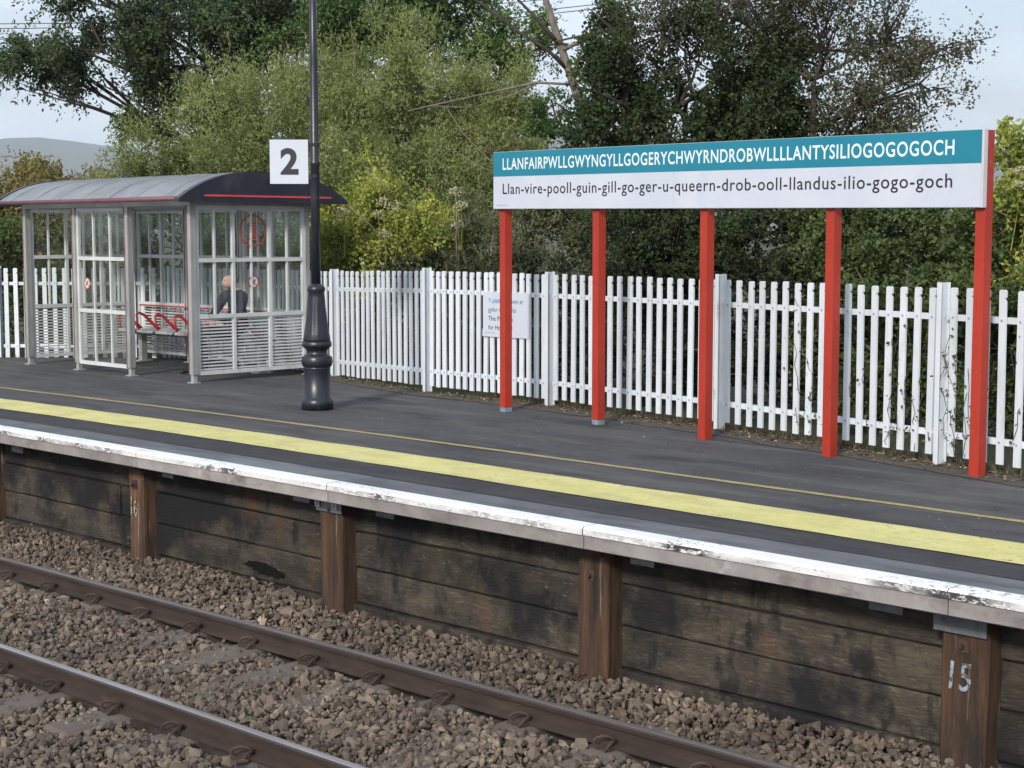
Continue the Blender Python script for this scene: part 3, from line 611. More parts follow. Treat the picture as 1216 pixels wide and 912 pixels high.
# ------------------------------------------------------------------ long station name sign on five red posts
PL, PR = Vector((-11.45, 11.48, 0)), Vector((-5.82, 10.86, 0))
sd = (PR-PL).normalized(); sn = Vector((sd.y, -sd.x, 0))       # sn points to the track
sign = thing('station_sign', tuple((PL+PR)/2), 'very long teal and white station name board on five red posts', 'sign')
sang = math.atan2(sd.y, sd.x)
def rot_box(mb, c, d, nrm, w, dep, z0, z1, mi=None, ch=0.0):
    v = []
    for z in (z0, z1):
        for a, b in ((-1,-1),(1,-1),(1,1),(-1,1)): v.append(c + d*(a*w/2) - nrm*(b*dep/2) + Vector((0,0,z)))
    mb.add(v, [(0,3,2,1),(4,5,6,7),(0,1,5,4),(1,2,6,5),(2,3,7,6),(3,0,4,7)], mi)
SB0, SB1 = PL - sd*0.085, PR + sd*0.05                          # board ends
SL = (SB1-SB0).length
def sz(t): return 2.075 - 0.060*t                               # lower edge drops slightly to the right
SHT = 0.572
for k in range(5):
    c0 = PL + sd*((PR-PL).length*k/4); t = ((c0-SB0).length)/SL
    s = MB(); rot_box(s, c0, sd, sn, 0.086, 0.09, 0.045, sz(t)+SHT-0.004); po = s.build('post', M['red_paint'], sign)
    s = MB(); rot_box(s, c0, sd, sn, 0.084, 0.088, -0.1, 0.045); s.build('post_foot', M['blue_plate'] if k < 2 else M['red_paint'], po)
fo = 0.048                                                       # board back sits this far in front of the post centre
zt = Vector((0, 0, 1.0)); sdt = (sd*SL + Vector((0,0,-0.060))).normalized()
def brd(u, v, dep): return SB0 + sd*(u*SL) + sn*(fo+dep) + Vector((0, 0, sz(u) + v*SHT))
s = MB()
v = [brd(u, w, dep) for dep in (0.0, 0.045) for (u, w) in ((0,0),(1,0),(1,1),(0,1))]
s.add(v, [(3,2,1,0),(4,5,6,7),(0,1,5,4),(1,2,6,5),(2,3,7,6),(3,0,4,7)]); board = s.build('board', M['alu'], sign)
def face(u0, u1, w0, w1, dep, m, name):
    s = MB(); v = [brd(u, w, d) for d in (0.0455, dep) for (u, w) in ((u0,w0),(u1,w0),(u1,w1),(u0,w1))]
    s.add(v, [(4,5,6,7),(0,1,5,4),(1,2,6,5),(2,3,7,6),(3,0,4,7)]); return s.build(name, m, board)
face(0.0008, 0.9965, 0.568, 0.995, 0.049, M['teal'], 'name_band')
for a, b in ((0.0008, 0.447), (0.4474, 0.9965)): face(a, b, 0.006, 0.567, 0.049, M['sign_white_shaded'], 'white_panel')
T1 = 'LLANFAIRPWLLGWYNGYLLGOGERYCHWYRNDROBWLLLLANTYSILIOGOGOGOCH'
T2 = 'Llan-vire-pooll-guin-gill-go-ger-u-queern-drob-ooll-llandus-ilio-gogo-goch'
zup = Vector((0,0,1))
lettering(T1, M['letter_white'], board, tuple(brd(0.0270, 0.688, 0.0506)), tuple(sdt), tuple(zup), SL*0.929, SHT*0.192, bold=0.015, spacing=1.10, ref=CAPS)
lettering(T2, M['letter_black'], board, tuple(brd(0.0270, 0.262, 0.0506)), tuple(sdt), tuple(zup), SL*0.927, SHT*0.182, bold=0.006, spacing=1.10, ref=CAPS)
s = MB()                                                          # unreadable maker's line, lower left
for k in range(9):
    u = 0.010 + k*0.0032; s.add([brd(a, b, 0.0506) for a, b in ((u,0.052),(u+0.0022,0.052),(u+0.0022,0.072+0.006*(k % 2)),(u,0.072+0.006*(k % 2)))], [(0,1,2,3)])
s.build('fine_print', M['letter_grey'], board)

# ------------------------------------------------------------------ notice on the fence
na, nb = FENCE[5], FENCE[6]
fd = Vector((nb[0]-na[0], nb[1]-na[1], 0)); fL = fd.length; fd.normalize(); fn = Vector((fd.y, -fd.x, 0))
nc0 = Vector((na[0], na[1], 0)) + fd*(fL*0.492) + fn*0.02
NW, NZ0, NZ1 = 0.735, 0.70, 1.185
notice = thing('platform_notice', tuple(nc0 + Vector((0,0,NZ0))), 'small white bilingual direction notice fixed to the fence behind the left red post', 'sign')
s = MB(); rot_box(s, nc0 + fd*(NW/2) + fn*0.006, fd, fn, NW, 0.006, NZ0, NZ1); npn = s.build('panel', M['sign_white_shaded'], notice)
s = MB(); rot_box(s, nc0 + fd*(NW*0.36) + fn*0.0105, fd, fn, NW*0.74, 0.003, NZ0-0.004, NZ0+0.075); s.build('logo_strip', M['sign_white_shaded'], npn)
for i, (tx, m, wd) in enumerate((('Y platfform hwn ar', 'letter_blue', 0.76), ('gyfer Caergybi', 'letter_blue', 0.60), ('This Platform', 'letter_black', 0.53), ('for Holyhead', 'letter_black', 0.52))):
    lettering(tx, M[m], npn, tuple(nc0 + fd*(NW*0.12) + fn*0.0105 + Vector((0,0,NZ1-0.115-0.098*i))), tuple(fd), (0,0,1), NW*wd, 0.050, bold=0.004, ref=CAPS)
s = MB()
for k in range(8):
    u0 = NW*(0.05 + 0.03*k); a = nc0 + fd*u0 + fn*0.0135
    s.add([a+Vector((0,0,NZ0+0.03)), a+fd*0.012+Vector((0,0,NZ0+0.03)), a+fd*0.012+Vector((0,0,NZ0+0.05)), a+Vector((0,0,NZ0+0.05))], [(0,1,2,3)])
s.build('fine_print', M['letter_grey'], npn)

# ------------------------------------------------------------------ lamp post and platform number sign
LX, LY = -13.0, 10.25
lamp = thing('lamp_post', (LX, LY, 0), 'dark navy cast-iron lamp post with an ornate flared base', 'lamp post')
s = MB(); s.sm = True
s.lathe([(0.165, 0.0), (0.165, 0.085), (0.150, 0.118), (0.138, 0.125), (0.137, 0.43), (0.142, 0.445)], LX, LY, 28)
base = s.build('base', M['lamp'], lamp)
s = MB(); s.sm = True
s.lathe([(0.140, 0.445), (0.152, 0.465), (0.158, 0.50), (0.152, 0.545), (0.135, 0.565), (0.112, 0.575), (0.108, 0.615), (0.125, 0.64), (0.150, 0.655), (0.156, 0.675), (0.150, 0.705), (0.140, 0.715)], LX, LY, 32, flute=(0.455, 0.56, 0.035, 16)); s.build('collar', M['lamp'], base)
s = MB(); s.sm = True
s.lathe([(0.140, 0.715), (0.143, 0.73), (0.128, 0.80), (0.110, 0.92), (0.096, 1.05), (0.087, 1.17), (0.083, 1.22), (0.092, 1.235), (0.095, 1.26), (0.080, 1.285), (0.058, 1.30), (0.050, 1.31)], LX, LY, 48, flute=(0.78, 1.19, 0.03, 12)); s.build('fluted_skirt', M['lamp'], base)
s = MB(); s.sm = True
s.lathe([(0.049, 1.305), (0.046, 2.2), (0.046, 2.52), (0.052, 2.53), (0.052, 2.56), (0.045, 2.57), (0.040, 3.6), (0.037, 4.9)], LX, LY, 20); s.build('shaft', M['lamp'], lamp)
s = MB(); s.sm = True
s.lathe([(0.037, 4.9), (0.07, 4.93), (0.06, 5.0), (0.12, 5.02), (0.19, 5.40), (0.21, 5.42), (0.06, 5.62), (0.015, 5.75)], LX, LY, 6); s.build('lantern', M['lamp'], lamp)
tocam = (Vector((0,0,0)) - Vector((LX, LY, 0))).normalized(); nd = Vector((-tocam.y, tocam.x, 0))    # nd = to the right in view
nd = (Matrix.Rotation(math.radians(-6), 3, 'Z') @ nd).normalized(); nn = Vector((nd.y, -nd.x, 0))
num = thing('number_sign', (LX, LY, 2.35), 'white square sign with a black 2 fixed to the lamp post', 'sign')
NC = Vector((LX, LY, 0)) - nd*0.262 + nn*0.015
s = MB(); rot_box(s, NC, nd, nn, 0.392, 0.012, 2.335, 2.785); nump = s.build('panel', M['sign_white_shaded'], num)
lettering('2', M['letter_black'], nump, tuple(NC - nd*0.088 + nn*0.0085 + Vector((0,0,2.428))), tuple(nd), (0,0,1), 0.185, 0.272, bold=0.035, name='number')
s = MB()
for z in (2.40, 2.72):
    rot_box(s, Vector((LX, LY, 0)) - nd*0.06, nd, nn, 0.13, 0.02, z, z+0.03)
    s.tube([(LX, LY, z), (LX, LY, z+0.03)], 0.052, 14)
rot_box(s, NC - nn*0.012, nd, nn, 0.36, 0.012, 2.405, 2.425); rot_box(s, NC - nn*0.012, nd, nn, 0.36, 0.012, 2.725, 2.745)
s.build('bracket', M['lamp'], num)

# ------------------------------------------------------------------ waiting shelter
SX = [-20.40, -19.08, -17.78, -16.37]; SF, SBK = 11.0, 12.75
shelter = thing('waiting_shelter', (-18.4, 11.9, 0), 'glazed platform waiting shelter with white metal frame and curved roof', 'shelter')
ZS = (0.115, 0.81, 1.50, 2.14)
def spost(x, y, w=0.085, extra=None):
    s = MB(); s.cbox(x-w/2, x+w/2, y-w/2, y+w/2, 0.10, 2.20, 0.008)
    s.box(x-w/2-0.003, x-w/2+0.012, y-w/2-0.005, y-w/2+0.02, 0.10, 2.19, 1); s.box(x+w/2-0.012, x+w/2+0.003, y-w/2-0.005, y-w/2+0.02, 0.10, 2.19, 0)
    p = s.build('post', [M['shelter_alu'], M['maroon']], shelter)
    s = MB(); s.cbox(x-w*0.36, x+w*0.36, y-w*0.36, y+w*0.36, -0.03, 0.10, 0.004); s.box(x-0.06, x+0.06, y-0.06, y+0.06, 0.0, 0.012)
    s.build('foot', M['shelter_alu'], p)
for x in SX: spost(x, SF)
for x in (SX[0], SX[1], SX[2], SX[3]): spost(x, SBK, 0.07)
def panel(p0, p1, cols, kinds, mull=True, sub=2):
    """framed wall panel from p0 to p1 (ground points): three levels, each 'glass' or 'slats'"""
    p0, p1 = Vector((*p0, 0)), Vector((*p1, 0)); d = (p1-p0); L = d.length; d.normalize(); nr = Vector((d.y, -d.x, 0))
    fr = MB()
    for k in range(cols+1):
        c = p0 + d*(L*k/cols); w = 0.042
        off = 0.021 if k == 0 else (-0.021 if k == cols else 0)
        rot_box(fr, c + d*off, d, nr, w, 0.045, ZS[0]-0.02, ZS[3]+0.02)
    for z in ZS:
        rot_box(fr, p0 + d*(L/2), d, nr, L-0.006, 0.050 if z in ZS[1:3] else 0.047, z-0.024, z+0.024)
    if mull:
        for lev in range(3):
            if kinds[lev] != 'glass': continue
            for k in range(cols):
                for q in range(1, sub):
                    c = p0 + d*(L*(k+q/sub)/cols); rot_box(fr, c, d, nr, 0.026, 0.03, ZS[lev]+0.02, ZS[lev+1]-0.02)
    f = fr.build('panel_frame', M['shelter_white'], shelter)
    for lev in range(3):
        for k in range(cols):
            a, b = L*k/cols + 0.022, L*(k+1)/cols - 0.022; za, zb = ZS[lev]+0.022, ZS[lev+1]-0.022
            if kinds[lev] == 'glass':
                for q in range(sub):
                    aa, bb = a + (b-a)*q/sub + 0.012*(q > 0), a + (b-a)*(q+1)/sub - 0.012*(q < sub-1)
                    m = MB(); rot_box(m, p0 + d*((aa+bb)/2), d, nr, bb-aa, 0.006, za, zb); m.build('pane', M['glass'], f)
            elif kinds[lev] == 'slats':
                m = MB(); z = za + 0.012
                while z < zb - 0.01:
                    rot_box(m, p0 + d*((a+b)/2), d, nr, b-a, 0.012, z, z+0.019); z += 0.041
                tag(m.build('slats', M['shelter_white'], f), kind='stuff')
    return f, p0, d, nr, L
hx = 0.045
end_f = panel((SX[3], SF+hx), (SX[3], SBK-0.04), 3, ('slats', 'glass', 'glass'))
panel((SX[0], SF+hx), (SX[0], SBK-0.04), 3, ('slats', 'glass', 'glass'))
front_f = panel((SX[1]+hx, SF), (SX[2]-hx, SF), 1, ('glass', 'glass', 'glass'), sub=3)
for a, b in zip(SX[:-1], SX[1:]): panel((a+0.04, SBK), (b-0.04, SBK), 2, ('slats', 'glass', 'glass'))
# header beams
s = MB(); s.cbox(SX[0]-0.04, SX[3]+0.04, SF-0.05, SF+0.05, 2.165, 2.225, 0.006); s.cbox(SX[0]-0.04, SX[3]+0.04, SBK-0.05, SBK+0.05, 2.165, 2.225, 0.006)
for x in SX: s.cbox(x-0.03, x+0.03, SF+0.05, SBK-0.05, 2.17, 2.22, 0.004)
s.build('header_beam', M['shelter_alu'], shelter)
# curved roof
YC, YH = 11.96, 1.26
def rz(y): t = (y-YC)/YH; return 2.235 + 0.345*max(0.0, 1-abs(t)**2.6)
RX0, RX1 = -20.72, -16.22
s = MB(); s.sm = True; ys = [YC-YH + 2*YH*k/20 for k in range(21)]
xr = frange(RX0, RX1, 0.45)
for i in range(len(xr)-1):
    for k in range(20):
        s.add([(xr[i], ys[k], rz(ys[k])), (xr[i+1], ys[k], rz(ys[k])), (xr[i+1], ys[k+1], rz(ys[k+1])), (xr[i], ys[k+1], rz(ys[k+1]))], [(0,1,2,3)])
roof = s.build('roof', M['roof_sheet'], shelter)
for x in frange(RX0+0.35, RX1-0.35, 0.62):
    s = MB(); v = [(x+dx, y, rz(y)+dz) for y in ys for dx, dz in ((-0.018, -0.004), (-0.018, 0.011), (0.018, 0.011), (0.018, -0.004))]
    s.add(v, [(4*k+j, 4*k+(j+1) % 4, 4*k+4+(j+1) % 4, 4*k+4+j) for k in range(20) for j in range(4)])
    s.build('roof_rib', M['roof_sheet'], roof)
for yy in (YC-YH, YC+YH):
    s = MB(); s.sm = True; s.tube([(RX0-0.02, yy, 2.243), (RX1, yy, 2.243)], 0.030, 10); s.build('eave_trim', M['maroon'], roof)
def gable(xa, xb, grow, m):
    s = MB(); top = [(y, rz(YC + (y-YC)/(1+grow)) + 0.012) for y in [YC + (v-YC)*(1+grow) for v in ys]]
    poly = [(top[0][0], 2.205)] + top + [(top[-1][0], 2.205)]
    n = len(poly); s.add([(xa, y, z) for y, z in poly] + [(xb, y, z) for y, z in poly], [tuple(range(n)), tuple(reversed(range(n, 2*n)))] + [((i+1) % n, i, i+n, (i+1) % n+n) for i in range(n)])
    return s.build('gable_end', m, roof)
g1 = gable(RX1-0.005, RX1+0.09, 0.025, M['roof_navy']); gable(RX0-0.06, RX0+0.005, 0.015, M['roof_navy'])
s = MB(); s.cbox(RX1+0.088, RX1+0.098, YC-0.92, YC+1.02, 2.272, 2.296, 0.002); s.build('red_stripe', M['stripe_red'], g1)
# round stickers on the panes
def ring(mb, c, d, r0, r1, nr, n=28):
    v = []
    for k in range(n):
        a = 2*math.pi*k/n
        for r in (r0, r1): v.append(c + d*(r*math.cos(a)) + Vector((0, 0, r*math.sin(a))))
    mb.add(v, [(2*k, 2*k+1, (2*k+3) % (2*n), (2*k+2) % (2*n)) for k in range(n)])
def disc(mb, c, d, r, n=28): mb.add([c + d*(r*math.cos(2*math.pi*k/n)) + Vector((0,0,r*math.sin(2*math.pi*k/n))) for k in range(n)], [tuple(range(n))])
def no_smoking(pf, along, z, r, side=1):
    f, p0, d, nr, L = pf; c = p0 + d*along + Vector((0,0,z)) + nr*(0.006*side)
    s = MB(); disc(s, c, d, r*0.98); b = s.build('sticker', M['sticker_white'], f)
    s = MB(); ring(s, c + nr*0.002*side, d, r*0.80, r, nr); e = nr*0.002*side
    dg = (d*0.7 + Vector((0,0,-0.7))).normalized(); q = Vector((d.x*0.7, d.y*0.7, 0.7)).normalized()
    s.add([c+e+dg*(a*r*0.82)+q*(b_*r*0.08) for a, b_ in ((-1,-1),(1,-1),(1,1),(-1,1))], [(0,1,2,3)]); s.build('prohibition_ring', M['sticker_red'], b)
    s = MB(); s.add([c+e*1.6+q*(a*r*0.55)+dg*(b_*r*0.09) for a, b_ in ((-1,-1),(1,-1),(1,1),(-1,1))], [(0,1,2,3)]); s.build('cigarette', M['letter_black'], b)
no_smoking(end_f, 0.86, 1.22, 0.082); no_smoking(front_f, 0.22, 1.17, 0.08)
f, p0, d, nr, L = end_f
c = p0 + d*0.86 + Vector((0,0,1.86)) + nr*0.007
s = MB(); ring(s, c, d, 0.185, 0.205, nr)
for z in (-0.10, -0.06, -0.02, 0.02, 0.06, 0.10): s.add([c + d*a + Vector((0,0,z+b)) for a, b in ((-0.06,-0.012),(0.06,-0.012),(0.06,0.012),(-0.06,0.012))], [(0,1,2,3)])
s.build('red_ring_sticker', M['sticker_red'], f)

# ------------------------------------------------------------------ bench in the shelter
bench = thing('bench', (-18.5, 12.35, 0), 'row of grey seats with red armrests along the back of the shelter', 'bench')
s = MB(); s.cbox(-20.2, -16.75, 12.28, 12.34, 0.40, 0.45, 0.004); s.cbox(-20.2, -16.75, 12.48, 12.54, 0.40, 0.45, 0.004); s.build('seat_rail', M['seat_dark'], bench)
arm_x = [-19.97 + 0.475*k for k in range(7)]
for i in range(len(arm_x)-1):
    a, b = arm_x[i]+0.03, arm_x[i+1]-0.03; s = MB(); s.sm = True
    pr = [(12.13, 0.462), (12.16, 0.480), (12.30, 0.470), (12.50, 0.462), (12.58, 0.49)]
    v = [(x, y, z + dz) for dz in (0.0, -0.02) for x in (a, b) for (y, z) in pr]; n = len(pr)
    for k in range(n-1):
        s.add([v[k], v[n+k], v[n+k+1], v[k+1]], [(0,1,2,3)]); s.add([v[2*n+k], v[3*n+k], v[3*n+k+1], v[2*n+k+1]], [(3,2,1,0)])
    s.add([v[0], v[n], v[3*n], v[2*n]], [(3,2,1,0)]); s.add([v[n-1], v[2*n-1], v[4*n-1], v[3*n-1]], [(0,1,2,3)])
    for q in (0, n): s.add([v[q+k] for k in range(n)] + [v[q+2*n+k] for k in reversed(range(n))], [tuple(range(2*n))])
    s.build('seat', M['seat'], bench)
for x in arm_x:
    s = MB(); s.sm = True
    s.tube([(x, 12.54, 0.455), (x, 12.42, 0.55), (x, 12.28, 0.68), (x, 12.20, 0.715), (x, 12.155, 0.69), (x, 12.17, 0.58), (x, 12.20, 0.455)], [0.026, 0.024, 0.021, 0.019, 0.016, 0.013, 0.013], 8); s.build('armrest', M['red_plastic'], bench)
s = MB(); s.sm = True; s.tube([(-20.2, 12.66, 0.79), (-16.75, 12.66, 0.79)], 0.012, 8); s.build('back_bar', M['red_plastic'], bench)
for x in (-19.75, -18.3, -16.9):
    s = MB(); s.cbox(x-0.04, x+0.04, 12.36, 12.46, 0.0, 0.41, 0.006); s.cbox(x-0.09, x+0.09, 12.30, 12.52, 0.0, 0.02, 0.004); s.build('leg', M['shelter_alu'], bench)

# ------------------------------------------------------------------ seated person
def make_person():
    px, py = -17.20, 12.30                       # pelvis over the seat; faces the track (-Y)
    V = []; E = []; RR = []
    def nd_(p, r, parent=None):
        V.append(p); RR.append(r)
        if parent is not None: E.append((parent, len(V)-1))
        return len(V)-1
    pel = nd_((px, py, 0.575), (0.155, 0.125))
    wa = nd_((px, py-0.03, 0.74), (0.175, 0.140), pel)
    ch = nd_((px+0.005, py-0.075, 0.93), (0.190, 0.145), wa)
    up = nd_((px+0.01, py-0.105, 1.05), (0.140, 0.105), ch)
    nk = nd_((px+0.01, py-0.130, 1.115), (0.056, 0.058), up)
    hb = nd_((px+0.012, py-0.172, 1.145), (0.096, 0.106), nk)
    hm = nd_((px+0.015, py-0.180, 1.225), (0.104, 0.116), hb)
    nd_((px+0.018, py-0.172, 1.305), (0.090, 0.098), hm)
    nd_((px+0.018, py-0.290, 1.205), (0.016, 0.020), hm)               # nose
    for sgn in (-1, 1):
        nd_((px+0.015+sgn*0.102, py-0.165, 1.22), (0.014, 0.026), hm)  # ears
        sh = nd_((px+sgn*0.215, py-0.10, 1.010), (0.082, 0.078), up)
        el = nd_((px+sgn*0.275, py-0.22, 0.785), (0.060, 0.058), sh)
        ml = nd_((px+sgn*0.17, py-0.36, 0.735), (0.044, 0.040), el)
        wr = nd_((px+sgn*0.085, py-0.46, 0.735), (0.029, 0.026), ml)
        pm = nd_((px+sgn*0.05, py-0.515, 0.735), (0.036, 0.022), wr)
        for k, (dx, ln) in enumerate(((-0.028, 0.060), (-0.010, 0.070), (0.010, 0.064), (0.027, 0.050))):
            a1 = nd_((px+sgn*0.04 + dx*0.8, py-0.545, 0.735+0.004*k), (0.010, 0.009), pm)
            a2 = nd_((px+sgn*0.02 + dx, py-0.545-ln*0.5, 0.722), (0.0085, 0.008), a1)
            nd_((px+sgn*0.005 + dx, py-0.545-ln*0.72, 0.695), (0.0075, 0.007), a2)
        t1 = nd_((px+sgn*0.02, py-0.505, 0.765), (0.010, 0.010), pm); nd_((px+sgn*0.0, py-0.545, 0.775), (0.009, 0.009), t1)
        hp = nd_((px+sgn*0.095, py-0.06, 0.555), (0.095, 0.090), pel)
        kn = nd_((px+sgn*0.125-0.06, py-0.66, 0.545), (0.066, 0.066), hp)
        cf = nd_((px+sgn*0.125-0.07, py-0.63, 0.34), (0.060, 0.060), kn)
        an = nd_((px+sgn*0.125-0.08, py-0.60, 0.10), (0.042, 0.045), cf)
        ft = nd_((px+sgn*0.130-0.09, py-0.68, 0.050), (0.042, 0.034), an)
        nd_((px+sgn*0.140-0.10, py-0.80, 0.036), (0.038, 0.024), ft)
    me = bpy.data.meshes.new('body'); me.from_pydata(V, E, []); me.update()
    o = bpy.data.objects.new('body', me); COL.objects.link(o)
    sk = o.modifiers.new('skin', 'SKIN'); sk.branch_smoothing = 0.6
    for v, r in zip(me.skin_vertices[0].data, RR): v.radius = r
    me.skin_vertices[0].data[0].use_root = True
    sb = o.modifiers.new('sub', 'SUBSURF'); sb.levels = 2; sb.render_levels = 2
    bpy.context.view_layer.update()
    m2 = bpy.data.meshes.new_from_object(o.evaluated_get(bpy.context.evaluated_depsgraph_get()))
    bpy.data.objects.remove(o)
    per = thing('person', (px, py, 0), 'bald person in a navy jumper sitting on the shelter bench, head bowed', 'person')
    m2.materials.clear()
    for k in ('navy_cloth', 'skin', 'trousers', 'shoe'): m2.materials.append(M[k])
    mi = []
    for pl_ in m2.polygons:
        c = pl_.center
        if c.z > 1.095 and abs(c.x-px) < 0.13 and c.y < py-0.06: mi.append(1)
        elif c.y < py-0.455 and 0.66 < c.z < 0.82: mi.append(1)
        elif c.z < 0.085: mi.append(3)
        elif c.z < 0.64: mi.append(2)
        else: mi.append(0)
    m2.polygons.foreach_set('material_index', mi); m2.polygons.foreach_set('use_smooth', [True]*len(mi))
    m2.transform(Matrix.Translation(-Vector((px, py, 0)))); m2.name = 'body'
    body = link_mesh('body', m2, per)
    s = MB(); s.sm = True                       # fringe of grey hair round the back of the head
    hc = Vector((px+0.015, py-0.178, 1.225)); v = []; n = 14
    for j, (rr, zz) in enumerate(((0.094, -0.045), (0.104, -0.005), (0.099, 0.035))):
        for k in range(n):
            a = math.radians(-5 + 190*k/(n-1)); v.append(hc + Vector((rr*1.0*math.cos(a), rr*1.12*math.sin(a), zz)))
    s.add(v, [(j*n+k, j*n+k+1, (j+1)*n+k+1, (j+1)*n+k) for j in range(2) for k in range(n-1)]); s.build('hair', M['hair'], per)
    for sgn in (-1, 1):
        s = MB(); s.sm = True; s.lathe([(0.002, -0.008), (0.008, -0.004), (0.009, 0.0), (0.008, 0.004), (0.002, 0.008)], px+0.015+sgn*0.032, py-0.276, 8)
        s.v = [(a, b, c_+1.222) for a, b, c_ in s.v]; s.build('eye', M['shoe'], per)
make_person()

# ------------------------------------------------------------------ trees, bushes and hedge beyond the fence
def unit(a): return a/np.maximum(np.linalg.norm(a, axis=-1, keepdims=True), 1e-9)
HR = np.array([[-CA, SA, 0], [SA, CA, 0], [0, 0, 1]])               # heading frame (F, R, z) -> world
def leaves_for(lobes, R, dens, ll, lw, twig, per, up=0.25, droop=0.0, gap=0.0, spread=0.7, shell=0.42, flat=0.35, tight=34, clump=0.11):
    V = []; anchors = []
    for (F, Rr, z, rR, rF, rz_) in lobes:
        area = (rR*rF + rR*rz_ + rF*rz_)*4.0
        n = max(8, int(dens*area/per))
        d = unit(R.normal(size=(n, 3)))
        k = R.normal(size=(4, 3))*np.array([[2.2], [3.1], [4.7], [7.0]]); ph = R.uniform(0, 6.28, 4); am = (0.20, 0.16, 0.12, 0.09)
        shp = 1 + sum(am[i]*np.sin(d @ k[i] + ph[i]) for i in range(4))
        rr = R.uniform(0, 1, n)**shell*shp*np.where(R.uniform(size=n) < 0.07, 1.16, 1.0)
        ns = max(5, n//tight); sub = R.integers(0, ns, n)                # sprays gather into clumps
        dd = d[:ns][sub]*0.86 + R.normal(size=(n, 3))*clump; rs = rr[:ns][sub]*(1 + R.normal(size=n)*0.05)
        mix = R.uniform(size=n) < 0.14
        off3 = np.where(mix[:, None], d*rr[:, None], dd*rs[:, None]); d = unit(np.where(mix[:, None], d, dd))
        p = np.array([F, Rr, z]) + off3*np.array([rF, rR, rz_])
        if gap > 0:
            q = R.normal(size=(5, 3))*3.1/ max(0.55, (rR+rz_)/2)**0.5; h0 = R.uniform(0, 6.28, 5)
            gn = sum(np.sin(p @ q[i] + h0[i]) for i in range(5))/2.2
            m = gn > (gap*2.2 - 1.35); p, d = p[m], d[m]; n = len(p)
            if n == 0: continue
        td = unit(d*0.75 + np.array([0, 0, up]) + R.normal(size=(n, 3))*0.45)
        anchors.append(p + 0*td)
        t = R.uniform(0.0, 1.0, (n, per, 1)); L = twig*R.uniform(0.6, 1.3, (n, 1, 1))
        base = p[:, None] + td[:, None]*t*L + np.array([0, 0, -droop])*(t*L)**2 + R.normal(size=(n, per, 3))*twig*0.10
        ax = unit(td[:, None]*0.55 + R.normal(size=(n, per, 3))*spread + np.array([0, 0, -droop*0.6]))
        nm = R.normal(size=(n, per, 3))*0.75 + np.array([0, 0, flat*2]) + d[:, None]*0.9
        sd_ = unit(np.cross(ax, nm)); nm = np.cross(sd_, ax)
        sz_ = R.uniform(0.65, 1.25, (n, per, 1)); l_ = ll*sz_; w_ = lw*sz_*R.uniform(0.8, 1.2, (n, per, 1))
        mid = base + ax*l_*0.45
        quad = np.stack([base, mid + sd_*w_*0.5 + nm*w_*0.18, base + ax*l_ - nm*l_*0.10, mid - sd_*w_*0.5 + nm*w_*0.18], 2)
        V.append(quad.reshape(-1, 4, 3))
    V = np.concatenate(V); return V, np.concatenate(anchors)
LEAFCOUNT = [0]
